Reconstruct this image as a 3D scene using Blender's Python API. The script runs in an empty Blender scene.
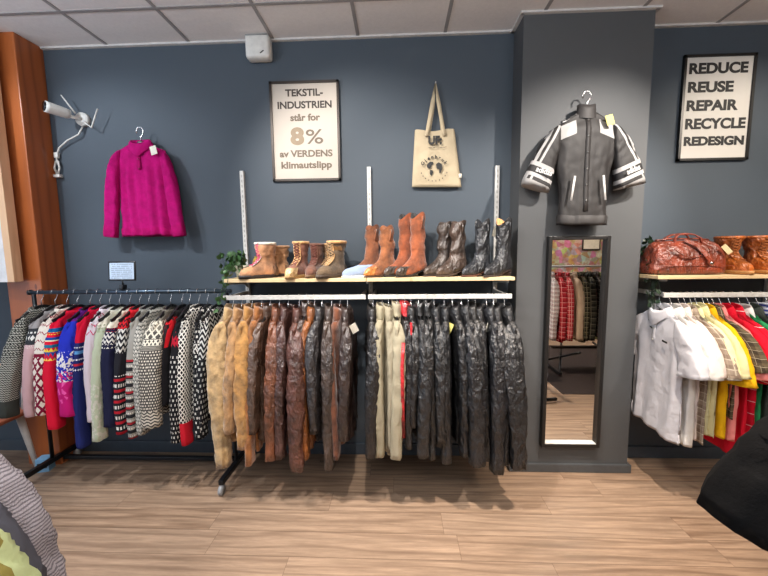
import bpy, math, random
from mathutils import Vector, Matrix, noise
R = math.radians
PI = math.pi
sc = bpy.context.scene
col = sc.collection

# ------------------------------------------------------------------ helpers
def lin(c):
    o = []
    for v in c[:3]:
        v /= 255.0
        o.append(v / 12.92 if v <= .04045 else ((v + .055) / 1.055) ** 2.4)
    return (o[0], o[1], o[2], 1.0)

def sstep(a, b, x):
    t = max(0.0, min(1.0, (x - a) / (b - a)))
    return t * t * (3 - 2 * t)

def lerp(a, b, t): return a + (b - a) * t

def interp(tab, t):
    """tab: list of (t, value)"""
    if t <= tab[0][0]: return tab[0][1]
    for (a, va), (b, vb) in zip(tab, tab[1:]):
        if t <= b:
            k = (t - a) / (b - a); k = k * k * (3 - 2 * k)
            return va + (vb - va) * k
    return tab[-1][1]

def tag(o, label=None, cat=None, group=None, kind=None):
    if label: o['label'] = label
    if cat: o['category'] = cat
    if group: o['group'] = group
    if kind: o['kind'] = kind
    return o

def thing(name, label, cat, loc=(0, 0, 0), rz=0.0, group=None):
    o = bpy.data.objects.new(name, None)
    col.objects.link(o)
    o.empty_display_size = .05
    o.location = loc
    o.rotation_euler = (0, 0, rz)
    return tag(o, label, cat, group)

class MB:
    """collects geometry, builds ONE mesh object"""
    def __init__(s): s.v = []; s.f = []; s.uv = []; s.mi = []; s.cm = 0
    def grid(s, P, closed=True, cap0=False, cap1=False, U=None, V=None, flip=False):
        n = len(P); m = len(P[0]); b = len(s.v)
        for row in P:
            for p in row: s.v.append(tuple(p))
        cols = m if closed else m - 1
        if U is None:
            r = P[n // 2]; U = [0.0]
            for j in range(m):
                U.append(U[-1] + (Vector(r[(j + 1) % m]) - Vector(r[j])).length)
        for i in range(n - 1):
            for j in range(cols):
                k = (j + 1) % m
                f = [b + i * m + j, b + i * m + k, b + (i + 1) * m + k, b + (i + 1) * m + j]
                def vv(ii, jj):
                    return V(ii, jj) if V else -P[ii][jj % m][2]
                uv = [(U[j], vv(i, j)), (U[j + 1], vv(i, j + 1)), (U[j + 1], vv(i + 1, j + 1)), (U[j], vv(i + 1, j))]
                if flip: f.reverse(); uv.reverse()
                s.f.append(f); s.uv.append(uv); s.mi.append(s.cm)
        for do, i, rev in ((cap0, 0, True), (cap1, n - 1, False)):
            if do:
                f = [b + i * m + j for j in range(m)]
                if rev != flip: f.reverse()
                s.f.append(f); s.uv.append([(s.v[q][0], -s.v[q][2]) for q in f]); s.mi.append(s.cm)
        return s
    def box(s, c, d, rz=0, rx=0, ry=0):
        M = Matrix.Translation(c) @ Matrix.Rotation(rz, 4, 'Z') @ Matrix.Rotation(ry, 4, 'Y') @ Matrix.Rotation(rx, 4, 'X')
        b = len(s.v)
        for x in (-.5, .5):
            for y in (-.5, .5):
                for z in (-.5, .5):
                    s.v.append(tuple(M @ Vector((x * d[0], y * d[1], z * d[2]))))
        for f in ((0, 1, 3, 2), (4, 6, 7, 5), (0, 4, 5, 1), (2, 3, 7, 6), (0, 2, 6, 4), (1, 5, 7, 3)):
            f = [b + q for q in f]
            s.f.append(f)
            ax = 0 if abs(s.v[f[0]][0] - s.v[f[2]][0]) > abs(s.v[f[0]][1] - s.v[f[2]][1]) else 1
            s.uv.append([(s.v[q][ax], -s.v[q][2]) for q in f]); s.mi.append(s.cm)
        return s
    def tube(s, pts, r, n=8, caps=True):
        pts = [Vector(p) for p in pts]
        rr = r if isinstance(r, (list, tuple)) else [r] * len(pts)
        P = []; prev = None
        for i, p in enumerate(pts):
            a = pts[max(0, i - 1)]; c = pts[min(len(pts) - 1, i + 1)]
            t = (c - a).normalized()
            if prev is None:
                up = Vector((0, 0, 1)) if abs(t.z) < .9 else Vector((1, 0, 0))
                nx = t.cross(up).normalized()
            else:
                nx = (prev - t * prev.dot(t))
                nx = nx.normalized() if nx.length > 1e-6 else t.cross(Vector((0, 1, 0))).normalized()
            prev = nx; ny = t.cross(nx)
            P.append([p + nx * rr[i] * math.cos(q * 2 * PI / n) + ny * rr[i] * math.sin(q * 2 * PI / n) for q in range(n)])
        return s.grid(P, True, caps, caps)
    def strip(s, pts, w, t, wd=None):
        """flat band swept along pts; w along vector wd, thickness t"""
        pts = [Vector(p) for p in pts]; P = []
        for i, p in enumerate(pts):
            a = pts[max(0, i - 1)]; c = pts[min(len(pts) - 1, i + 1)]
            tt = (c - a).normalized(); W = Vector(wd) if wd else Vector((0, 1, 0))
            W = (W - tt * W.dot(tt)).normalized(); N = tt.cross(W)
            P.append([p + W * w / 2 + N * t / 2, p - W * w / 2 + N * t / 2, p - W * w / 2 - N * t / 2, p + W * w / 2 - N * t / 2])
        return s.grid(P, True, True, True)
    def build(s, name, mat, parent=None, smooth=True, bevel=0, sub=0, loc=None, rz=0):
        me = bpy.data.meshes.new(name)
        me.from_pydata(s.v, [], s.f)
        uvl = me.uv_layers.new(name='UVMap')
        k = 0; flat = []
        for u in s.uv:
            for a in u: flat += [a[0], a[1]]
        uvl.data.foreach_set('uv', flat)
        mats = mat if isinstance(mat, (list, tuple)) else [mat]
        for m in mats: me.materials.append(m)
        if len(mats) > 1: me.polygons.foreach_set('material_index', s.mi)
        me.polygons.foreach_set('use_smooth', [bool(smooth)] * len(me.polygons))
        me.update()
        o = bpy.data.objects.new(name, me)
        col.objects.link(o)
        if parent: o.parent = parent
        if loc: o.location = loc
        if rz: o.rotation_euler = (0, 0, rz)
        if bevel:
            b = o.modifiers.new('b', 'BEVEL'); b.width = bevel; b.segments = 2; b.limit_method = 'ANGLE'
        if sub:
            b = o.modifiers.new('s', 'SUBSURF'); b.levels = sub; b.render_levels = sub
        return o

# ------------------------------------------------------------------ materials
class X:
    def __init__(s, nt, v): s.nt = nt; s.v = v
    def m(s, op, *o):
        n = s.nt.nodes.new('ShaderNodeMath'); n.operation = op
        for i, a in enumerate((s,) + o):
            a = a.v if isinstance(a, X) else a
            if isinstance(a, (int, float)): n.inputs[i].default_value = a
            else: s.nt.links.new(a, n.inputs[i])
        return X(s.nt, n.outputs[0])
    def __add__(s, o): return s.m('ADD', o)
    def __sub__(s, o): return s.m('SUBTRACT', o)
    def __mul__(s, o): return s.m('MULTIPLY', o)
    def __truediv__(s, o): return s.m('DIVIDE', o)
    def __lt__(s, o): return s.m('LESS_THAN', o)
    def __gt__(s, o): return s.m('GREATER_THAN', o)
    def fr(s): return s.m('FRACT')
    def fl(s): return s.m('FLOOR')
    def ab(s): return s.m('ABSOLUTE')
    def sin(s): return s.m('SINE')
    def mx(s, o): return s.m('MAXIMUM', o)
    def mn(s, o): return s.m('MINIMUM', o)
    def tri(s): return (s.fr() - .5).ab() * 2.0      # 1 at cell edges, 0 in the middle

def mixc(nt, fac, a, b):
    n = nt.nodes.new('ShaderNodeMix'); n.data_type = 'RGBA'
    fac = fac.v if isinstance(fac, X) else fac
    for sock, val in ((n.inputs[0], fac), (n.inputs[6], a), (n.inputs[7], b)):
        if isinstance(val, (int, float)): sock.default_value = val
        elif isinstance(val, tuple): sock.default_value = lin(val)
        else: nt.links.new(val, sock)
    return n.outputs[2]

def newmat(name):
    m = bpy.data.materials.new(name); m.use_nodes = True
    nt = m.node_tree
    return m, nt, nt.nodes['Principled BSDF']

def noise_tex(nt, vec, scale, detail=3, rough=.6):
    n = nt.nodes.new('ShaderNodeTexNoise'); n.inputs['Scale'].default_value = scale
    n.inputs['Detail'].default_value = detail; n.inputs['Roughness'].default_value = rough
    nt.links.new(vec, n.inputs['Vector'])
    return X(nt, n.outputs['Fac'])

def combine(nt, x, y, z):
    n = nt.nodes.new('ShaderNodeCombineXYZ')
    for i, a in enumerate((x, y, z)):
        a = a.v if isinstance(a, X) else a
        if isinstance(a, (int, float)): n.inputs[i].default_value = a
        else: nt.links.new(a, n.inputs[i])
    return n.outputs[0]

def bump(nt, bs, h, strength=.3, dist=.002):
    b = nt.nodes.new('ShaderNodeBump'); b.inputs['Strength'].default_value = strength
    b.inputs['Distance'].default_value = dist
    nt.links.new(h.v, b.inputs['Height']); nt.links.new(b.outputs[0], bs.inputs['Normal'])

def coords(nt):
    tc = nt.nodes.new('ShaderNodeTexCoord')
    sp = nt.nodes.new('ShaderNodeSeparateXYZ'); nt.links.new(tc.outputs['Object'], sp.inputs[0])
    su = nt.nodes.new('ShaderNodeSeparateXYZ'); nt.links.new(tc.outputs['UV'], su.inputs[0])
    return tc, [X(nt, sp.outputs[i]) for i in range(3)], X(nt, su.outputs[0]), X(nt, su.outputs[1])

def plain(name, c, rough=.6, metal=0, vary=.08, scale=20, bstr=0, bdist=.001, coat=0, spec=None):
    m, nt, bs = newmat(name)
    tc, _, _, _ = coords(nt)
    f = noise_tex(nt, tc.outputs['Object'], scale)
    dark = tuple(v * (1 - vary * 1.6) for v in c); lite = tuple(min(255, v * (1 + vary)) for v in c)
    nt.links.new(mixc(nt, f, dark, lite), bs.inputs['Base Color'])
    bs.inputs['Roughness'].default_value = rough; bs.inputs['Metallic'].default_value = metal
    if coat: bs.inputs['Coat Weight'].default_value = coat; bs.inputs['Coat Roughness'].default_value = .08
    if spec is not None: bs.inputs['Specular IOR Level'].default_value = spec
    if bstr: bump(nt, bs, noise_tex(nt, tc.outputs['Object'], scale * 3), bstr, bdist)
    return m

def cloth(name, c, kind='cotton', pat=None, vary=.12):
    """kind: knit, leather, suede, cotton, nylon"""
    m, nt, bs = newmat(name)
    tc, (ox, oy, oz), u, v = coords(nt)
    base = pat(nt, u, v, c) if pat else None
    f = noise_tex(nt, tc.outputs['Object'], {'leather': 9, 'suede': 14, 'knit': 22, 'cotton': 8, 'nylon': 6}[kind], 4)
    f2 = (f - .5) * (3.0 if kind in ('suede', 'leather') else 1.5) + .5
    f2 = f2.mx(0.0).mn(1.0)
    if base is None:
        k = {'leather': .34, 'suede': .24, 'knit': .16, 'cotton': .06, 'nylon': .05}[kind] * vary / .12
        out = mixc(nt, f2, tuple(x * (1 - k) for x in c), tuple(min(255, x * (1 + k * .7)) for x in c))
    else:
        out = base
    nt.links.new(out, bs.inputs['Base Color'])
    if kind == 'leather':
        r = noise_tex(nt, tc.outputs['Object'], 25, 3)
        rr = r * .34 + .20
        nt.links.new(rr.v, bs.inputs['Roughness'])
        bs.inputs['Specular IOR Level'].default_value = .8
        w = nt.nodes.new('ShaderNodeTexVoronoi'); w.inputs['Scale'].default_value = 60
        nt.links.new(tc.outputs['Object'], w.inputs['Vector'])
        n1 = ((noise_tex(nt, combine(nt, ox + oz * .25, oy + oz * .2, oz * .45), 15, 3, .55) - .5).ab() * -4.0)
        h = noise_tex(nt, tc.outputs['Object'], 30, 5, .65) * .8 + X(nt, w.outputs['Distance']) * .15 + n1
        bump(nt, bs, h, 1.0, .011)
    elif kind == 'suede':
        bs.inputs['Roughness'].default_value = .88
        bs.inputs['Sheen Weight'].default_value = .3
        bump(nt, bs, noise_tex(nt, tc.outputs['Object'], 22, 5) + (noise_tex(nt, tc.outputs['Object'], 9, 3) - .5).ab() * -2.0, .9, .010)
    elif kind == 'knit':
        bs.inputs['Roughness'].default_value = .95
        bs.inputs['Specular IOR Level'].default_value = .15
        h = (u * 900.0).sin() * (v * 700.0).sin() + noise_tex(nt, tc.outputs['Object'], 120, 2) * 2.0
        bump(nt, bs, h, .5, .0015)
    elif kind == 'nylon':
        bs.inputs['Roughness'].default_value = .6
        bump(nt, bs, noise_tex(nt, tc.outputs['Object'], 9, 4), .3, .008)
    else:
        bs.inputs['Roughness'].default_value = .9
        bs.inputs['Specular IOR Level'].default_value = .2
        bump(nt, bs, noise_tex(nt, tc.outputs['Object'], 14, 5) + (noise_tex(nt, tc.outputs['Object'], 7, 3) - .5).ab() * -2.0, .7, .008)
    return m

# ---- knit patterns -------------------------------------------------
def inb(v, a, b): return (v > a) * (v < b)
def dots(u, v, p, q, t=.5):
    row = (v / q).fl()
    sh = (row * .5)
    return ((u / p + sh).fr() < t) * ((v / q).fr() < .5)
def diamond(u, v, p, q, t):
    d = (u / p).tri() + (v / q).tri()
    return d < t
def lattice(u, v, p, q, w):
    d = ((u / p).tri() + (v / q).tri() - 1.0).ab()
    return d < w
def zig(u, v, p, a, q, t):
    return (((v + (u / p).tri() * a) / q).fr() < t)

def bands(bg, items):
    """items: (v0, v1, colour, maskfn or None)"""
    def pat(nt, u, v, c):
        out = bg
        for a, b, cc, fn in items:
            f = inb(v, a, b)
            if fn: f = f * fn(u, v)
            out = mixc(nt, f, out, cc)
        return out
    return pat

def plaid(c0, c1, c2, p=.06):
    def pat(nt, u, v, c):
        a = ((u / p).fr() < .38); b = ((v / p).fr() < .38)
        o = mixc(nt, (a + b) * .5, c0, c1)
        l = (((u / p + .55).fr() < .07) + ((v / p + .55).fr() < .07)).mn(1.0)
        return mixc(nt, l, o, c2)
    return pat

def stripes(c0, c1, p, t, axis='v'):
    def pat(nt, u, v, c):
        return mixc(nt, ((v if axis == 'v' else u) / p).fr() < t, c0, c1)
    return pat

# ---- common materials ---------------------------------------------
M = {}
M['black_metal'] = plain('black_metal', (26, 28, 32), .35, .3)
M['rail_steel'] = plain('dark_steel_rail', (70, 84, 98), .3, .7)
M['white_metal'] = plain('white_metal', (200, 199, 195), .45)
M['chrome'] = plain('chrome', (200, 200, 202), .18, 1, .02)
M['hanger_black'] = plain('black_plastic', (20, 20, 22), .3)
M['rubber'] = plain('black_rubber', (24, 24, 25), .7)
M['grey_wheel'] = plain('grey_wheel', (150, 152, 155), .4)
M['paper'] = plain('tag_paper', (222, 216, 200), .8)
M['kraft'] = plain('kraft_tag', (214, 196, 150), .8)
M['yellow_tag'] = plain('yellow_tag', (226, 220, 130), .8)
M['ink'] = plain('black_ink', (22, 22, 22), .6)
M['white_plastic'] = plain('white_plastic', (214, 212, 206), .4)
M['rope'] = plain('tan_lace', (196, 150, 100), .9)
M['zip'] = plain('steel_zip', (150, 150, 150), .35, .9)

# ------------------------------------------------------------------ text
def lettering(txt, parent, loc, size, mat, rot=(PI / 2, 0, 0), align='CENTER', bold=.0, name='lettering', width=None, depth=.0006, shear=0):
    cu = bpy.data.curves.new('t', 'FONT'); cu.body = txt; cu.size = size; cu.align_x = align
    cu.offset = bold; cu.extrude = depth; cu.shear = shear
    t = bpy.data.objects.new('t', cu); col.objects.link(t)
    bpy.context.view_layer.update()
    dg = bpy.context.evaluated_depsgraph_get()
    me = bpy.data.meshes.new_from_object(t.evaluated_get(dg))
    bpy.data.objects.remove(t)
    if width:
        xs = [v.co.x for v in me.vertices]
        k = width / (max(xs) - min(xs))
        for v in me.vertices: v.co.x *= k
    me.materials.clear(); me.materials.append(mat)
    o = bpy.data.objects.new(name, me); col.objects.link(o)
    o.location = loc; o.rotation_euler = rot; o.parent = parent
    return o

# ------------------------------------------------------------------ hangers
hk = 0
def hanger_proto(style):
    """origin at the centre of the rail; local x = shoulder direction"""
    root = thing('clothes_hanger', '', 'hanger', (0, 0, 0), 0, 'hangers')
    r = .021
    pts = [(0, r * math.cos(a), .0 + r * math.sin(a)) for a in [R(q) for q in (range(-35, 181, 24) if style == 'flat' else range(62, 181, 20))]]
    # hook lies in the local yz plane (across the rail)
    pts = [(p[1], 0, p[2]) for p in pts]
    pts += [(-r, 0, -.02), (-r * .6, 0, -.04), (0, 0, -.055), (0, 0, -.10)]
    MB().tube(pts, .0022 if style != 'wood' else .0025, 6).build('hook', M['chrome'], root)
    m = MB()
    hw = .165 if style != 'flat' else .175
    dz = -.012 if style != 'flat' else -.004
    for sgn in (1, -1):
        ps = []
        for i in range(9):
            t = i / 8
            ps.append((sgn * hw * t, 0, -.095 + dz * t - .060 * sstep(0.05, 1, t) - .01 * t))
        m.strip(ps, .020, .012, (0, 0, 1))
    m.build('arms', M['hanger_black'], root, bevel=.003)
    # tiny clip bar
    return root

def copy_tree(o, parent=None):
    c = o.copy(); col.objects.link(c)
    if parent: c.parent = parent
    for ch in list(o.children): copy_tree(ch, c)
    return c

hproto = {}
def hanger(x, y, z, rz, label, group, style='flat'):
    if style not in hproto:
        o = hproto[style] = hanger_proto(style)
    else:
        o = copy_tree(hproto[style])
    o.location = (x, y, z); o.rotation_euler = (0, 0, rz)
    tag(o, label, 'hanger', group)
    return o

# ------------------------------------------------------------------ garments
def garment(name, label, cat, group, loc, rz, mat, L=.7, hw=.2, th=.028, SL=.6, sry=(.045, .038), srx=(.05, .042),
            spread=(.035, .03), short=False, collar='crew', collar_mat=None, sleeve_mat=None, cuff=None, hem=None,
            seed=1, fold=1.0, tagm=None, tagside=1, front=1, placket=None, buttons=None, zipm=None, drop=.065, neck=.075,
            hemslope=0.0, wr=1.0, fwd=0.0, hemw=.97, arm=.66, tuck=0, topk=.3, tagflat=0, n=48, rows=46, pocket=None, sway=0.0, tagz=.03, lean=0.0):
    rnd = random.Random(seed)
    root = thing(name, label, cat, loc, rz, group)
    root.rotation_euler = (R(rnd.uniform(-1.2, 1.2)) if lean == 0 else lean, 0, rz)
    ph = [rnd.uniform(0, 6.28) for _ in range(6)]
    off = Vector((rnd.uniform(0, 90), rnd.uniform(0, 90), rnd.uniform(0, 90)))
    sm = sleeve_mat or mat
    k1 = rnd.choice((3, 4, 5)); k2 = rnd.choice((7, 8, 9))
    # ---- torso
    def ztop(x):
        return -drop * sstep(neck * .7, hw, abs(x)) - .006
    P = []
    for i in range(rows):
        v = i / (rows - 1)
        w = interp([(0, hw * .97), (.12, hw * 1.0), (.28, hw * .93), (.7, hw * (.95 + hemw - .97)), (1, hw * hemw)], v)
        t = lerp(.006 + th * topk, th, sstep(0, .16, v)) * interp([(0, 1), (.5, 1.0), (1, 1.12)], v)
        row = []
        for j in range(n):
            a = 2 * PI * j / n
            ca, sa = math.cos(a), math.sin(a)
            x = w * math.copysign(abs(ca) ** .75, ca)
            y = t * math.copysign(abs(sa) ** .7, sa)
            z = lerp(ztop(x), -L + hemslope * x, v)
            amp = sstep(.02, .5, v) * th * .42 * fold
            s = math.copysign(1, sa)
            f = math.sin(k1 * x / hw * 3.1 + ph[0] + s * ph[2] + 2.0 * noise.noise(Vector((x * 3, s, z * 2.5)) + off))
            f += .55 * math.sin(k2 * x / hw * 2.6 + ph[1] + 2.5 * noise.noise(Vector((x * 3, s + 5, z * 2)) + off))
            y += amp * f * .8 + sway * v * v
            q = Vector((x * 14, y * 20 + s * 4, z * 9)) + off
            y += .004 * wr * noise.noise(q) * sstep(0, .1, v) + .003 * wr * noise.noise(q * 2.7) * sstep(0, .1, v)
            x += .006 * noise.noise(Vector((3, z * 8, s)) + off) * sstep(0, .1, v)
            z += .012 * v * noise.noise(Vector((x * 9, s * 2, 7)) + off)
            row.append(Vector((x, y, z)))
        P.append(row)
    inner = [Vector((p.x * .96, p.y * .7, p.z + .02)) for p in P[-1]]
    MB().grid(P + [inner], True, True, True).build('torso', mat, root)
    if hem:
        H = []
        for q, (zz, k) in enumerate(((.055, 1.04), (.05, 1.13), (.01, 1.10), (-.006, 1.06), (-.002, .9))):
            H.append([Vector((p.x * (1 + (k - 1) * .25), p.y * k * (1.0), p.z + zz)) for p in P[-1]])
        MB().grid(H, True).build('hem_band', hem, root)
    # ---- sleeves
    def bez(p, t):
        return [(1 - t) ** 3 * p[0][q] + 3 * t * (1 - t) ** 2 * p[1][q] + 3 * t * t * (1 - t) * p[2][q] + t ** 3 * p[3][q] for q in (0, 1)]
    for sgn in (1, -1):
        zs = -drop - .012
        bend = rnd.uniform(-1, 1) if abs(wr) > 0 and not short else 0
        jx = rnd.uniform(-.010, .010); jy = rnd.uniform(-.010, .010)
        c2 = (hw + spread[0], zs - SL * .42); c3 = (hw + spread[1] + jx, zs - SL)
        if tuck and sgn > 0: c2 = (hw + .02, zs - SL * .42); c3 = (hw + .03, zs - SL)
        d = Vector((c3[0] - c2[0], c3[1] - c2[1])).normalized(); Nn = Vector((-d.y, d.x))
        if Nn.x < 0: Nn = -Nn
        xo = hw * arm
        po = [(xo, ztop(xo) + .003), (hw * 1.02, ztop(hw) + .012), (c2[0] + Nn.x * srx[0], c2[1] + Nn.y * srx[0] + SL * .12), (c3[0] + Nn.x * srx[1], c3[1] + Nn.y * srx[1])]
        pi_ = [(xo, -drop - .10), (hw * .84, -drop - .15 - (0 if short else .03)), (c2[0] - Nn.x * srx[0], c2[1] - Nn.y * srx[0]), (c3[0] - Nn.x * srx[1], c3[1] - Nn.y * srx[1])]
        nr = 24 if short else 44
        S = []; ns = 32
        for i in range(nr):
            t = i / (nr - 1)
            o = bez(po, t); q_ = bez(pi_, t)
            cx, cz = (o[0] + q_[0]) / 2, (o[1] + q_[1]) / 2
            N = Vector((o[0] - cx, 0, o[1] - cz)); rx = N.length; N = N / rx
            cyy = jy * t + bend * math.sin(PI * min(1, t * 1.15)) * .022 + (sway * t * t if not short else 0) + fwd * sstep(0, .5, t)
            ry = interp([(0, th * .75), (.12, max(th, sry[0] * .75)), (.35, sry[0]), (.6, sry[0] * .98), (1, sry[1])], t)
            row = []
            for j in range(ns):
                a = 2 * PI * j / ns
                ca, sa = math.cos(a), math.sin(a)
                q = Vector((ca * 1.2, sa * 1.2, cz * 7 + sgn * 7)) + off
                q2 = Vector((ca * 1.4 + cz * 5, sa * 1.4 + 9, cz * 26 + sa * 1.5)) + off
                k3 = 1 - abs(noise.noise(q2)) * 2
                dd_ = 1 + (.10 * noise.noise(q) + .16 * (k3 - .6) * sstep(.15, .4, t)) * sstep(.08, .3, t) * wr
                dd_ += .05 * math.sin(3 * a + ph[3] + cz * 4) * sstep(.1, .4, t) * fold
                ca2 = math.copysign(abs(ca) ** .62, ca); sa2 = math.copysign(abs(sa) ** .72, sa)
                p = Vector((cx, cyy, cz)) + N * rx * ca2 * (1 + (dd_ - 1) * .7) + Vector((0, 1, 0)) * ry * sa2 * dd_
                row.append(Vector((p.x * sgn, p.y, p.z)))
            S.append(row)
        cen = sum(S[-1], Vector()) / len(S[-1])
        up = Vector((0, 0, .02))
        S2 = [[cen + (p - cen) * .82 + up for p in S[-1]]]
        slv = MB().grid(S + S2, True, True, True, flip=(sgn > 0)).build('sleeve', sm, root)
        if cuff:
            C = []
            ccl = cuff[1]
            kk = nr - 1 - max(1, int(nr * ccl / SL))
            for i in range(kk, nr):
                c0 = sum(S[i], Vector()) / len(S[i])
                g = 1.05 if 0 < i - kk else 1.0
                C.append([c0 + (p - c0) * g for p in S[i]])
            C.append([cen + (p - cen) * .95 - up * .2 for p in S[-1]])
            MB().grid(C, True, flip=(sgn > 0)).build('cuff', cuff[0], slv)
    # ---- collar
    cm = collar_mat or mat
    nc = 32
    if collar in ('fold', 'polo', 'stand', 'crew', 'turtle'):
        prof = {'crew': [(1.12, -.022, 1.0), (1.1, -.004, 1), (1.0, .012, 1), (.9, .008, .9), (.88, -.01, .9)],
                'turtle': [(1.1, -.02, 1.0), (1.0, .0, 1), (.95, .045, 1), (1.02, .05, 1), (1.05, .01, 1)],
                'stand': [(1.08, -.02, 1.0), (1.0, .0, 1), (.92, .035, 1), (.9, .06, 1), (.84, .06, .9), (.84, .02, .9)],
                'polo': [(1.0, -.015, 1.0), (.95, .01, 1), (.92, .03, 1), (1.0, .036, 1.05), (1.15, .02, 1.3), (1.45, -.022, 1.5), (1.42, -.026, 1.4)],
                'fold': [(1.0, -.015, 1.0), (.95, .015, 1), (.92, .04, 1), (1.0, .048, 1.05), (1.2, .03, 1.15), (1.65, -.04, 1.25), (1.6, -.045, 1.15)]}[collar]
        G = []
        cy = max(.022, min(.034, th * 1.2))
        for (k, z, ky) in prof:
            row = []
            for j in range(nc):
                a = 2 * PI * j / nc
                fr = max(0.0, math.sin(a) * front)    # 1 at the front of the neck
                dip = (-.045 if collar in ('fold', 'polo') else -.022) * fr ** 2
                pt = (-.03 * fr ** 4 if k > 1.3 else 0)
                x = neck * k * math.cos(a) * (1 - (.3 * fr if collar in ('fold', 'polo') and k > 1.3 else 0))
                row.append(Vector((x, cy * ky * math.sin(a), z + dip + pt - .012 * math.cos(a) ** 2 + .004 * noise.noise(Vector((x * 25, a, z * 9)) + off))))
            G.append(row)
        MB().grid(G, True, flip=True).build('collar', cm, root)
    # ---- front closure
    yf = front * (th * 1.02 + .004)
    def surf(x, z):
        """front surface y at height z"""
        best = None
        s = front
        bd = 9
        for row in P:
            for p in row[1:]:
                if p.y * s > 0:
                    d = abs(p.x - x) + abs(p.z - z)
                    if d < bd: bd = d; best = p
        return best.y
    if placket:
        ln = placket[1]
        pts = [(0, surf(0, z) + front * .003, z) for z in [-.03 - ln * q / 8 for q in range(9)]]
        pk_ = MB().strip(pts, .028 if ln < .3 else .03, .003, (1, 0, 0)).build('placket', placket[0], root)
        if buttons:
            for q in range(3 if ln < .3 else 6):
                z = -.05 - ln * .85 * q / (2 if ln < .3 else 5)
                b = MB(); yy = surf(0, z) + front * .0055
                b.tube([(0, yy - front * .001, z), (0, yy + front * .002, z)], .006, 10).build('button', buttons, pk_)
    if zipm:
        pts = [(0, surf(0, z) + front * .004, z) for z in [-.04 - (L - .09) * q / 14 for q in range(15)]]
        MB().strip(pts, .012, .004, (1, 0, 0)).build('zip', zipm, root)
    if pocket:
        m, px, pz, w, h = pocket
        MB().box((px, surf(px, pz) + front * .004, pz), (w, .004, h)).build('pocket_trim', m, root)
    if tagm:
        x0 = neck + .045 if tagside > 0 else -neck - .045
        z0 = -tagz - .03
        m = MB()
        o = MB().box((0, 0, -.035), (.045, .0015, .062)).build('price_tag', tagm, root, smooth=False, loc=(x0, front * (th + .012), z0), rz=R(rnd.uniform(-50, 50)))
        o.rotation_euler = (R(rnd.uniform(-8, 8)), R(rnd.uniform(15, 50)), R(rnd.uniform(-70, -30)) if front > 0 else R(rnd.uniform(30, 70)))
        if tagflat: o.rotation_euler = (R(-6), R(-14), 0)
        o['label'] = 'paper price tag'
    return root

# ================================================================== SETTING
CH = 3.075
def wallpaint():
    m, nt, bs = newmat('slate_wall_paint')
    tc, _, _, _ = coords(nt)
    f = noise_tex(nt, tc.outputs['Object'], 1.6, 4)
    nt.links.new(mixc(nt, f, (66, 75, 84), (71, 80, 89)), bs.inputs['Base Color'])
    bs.inputs['Roughness'].default_value = .62
    bs.inputs['Specular IOR Level'].default_value = .35
    bump(nt, bs, noise_tex(nt, tc.outputs['Object'], 90, 3), .12, .002)
    return m
def pillarpaint():
    return plain('grey_pillar_paint', (76, 78, 80), .6, 0, .03, 2, .1, .001)

def floor_mat():
    m, nt, bs = newmat('oak_laminate')
    tc, (x, y, z), _, _ = coords(nt)
    w, L = .165, 1.35
    row = (y / w).fl()
    offs = (row * 12.9898).sin() * 43758.5453
    offs = offs.fr()
    xs = x / L + offs * 1.0
    cellx = xs.fl()
    rnd = ((row * 7.13 + cellx * 31.7).sin() * 917.3).fr()
    # grain, shifted per plank
    gv = combine(nt, x * 1.1 + rnd * 37.0, y * 13.0 + rnd * 11.0, 0.0)
    g1 = ((noise_tex(nt, gv, 1.9, 7, .68) - .5) * 2.0 + .5).mx(0.0).mn(1.0)
    wv = nt.nodes.new('ShaderNodeTexWave'); wv.wave_type = 'BANDS'; wv.bands_direction = 'Y'
    wv.inputs['Scale'].default_value = .7; wv.inputs['Distortion'].default_value = 12
    wv.inputs['Detail'].default_value = 3; wv.inputs['Detail Scale'].default_value = .9
    nt.links.new(combine(nt, x * .9 + rnd * 17.0, y * 7.0 + rnd * 5.0, 0.0), wv.inputs['Vector'])
    g2 = X(nt, wv.outputs['Fac'])
    fine = noise_tex(nt, combine(nt, x * 6.0, y * 110.0, 0.0), 1.0, 3, .6)
    base = mixc(nt, g1, (104, 84, 68), (182, 154, 128))
    c2 = mixc(nt, (g2.m('POWER', 5.0)) * .5, base, (88, 64, 48))
    c3 = mixc(nt, (fine - .4).mx(0.0) * 1.2, c2, (112, 88, 72))
    c4 = mixc(nt, rnd * .22, c3, (170, 150, 130))
    ey = (y / w).fr(); ex = xs.fr()
    gap = ((ey < .014) + (ey > .993) + (ex < .0018)).mn(1.0)
    out = mixc(nt, gap * .55, c4, (70, 48, 36))
    nt.links.new(out, bs.inputs['Base Color'])
    rr = g1 * .22 + .36
    nt.links.new(rr.v, bs.inputs['Roughness'])
    bs.inputs['Specular IOR Level'].default_value = .35
    bump(nt, bs, g2.m('POWER', 4.0) * -.5 + fine * .2 - gap, .35, .002)
    return m

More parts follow.
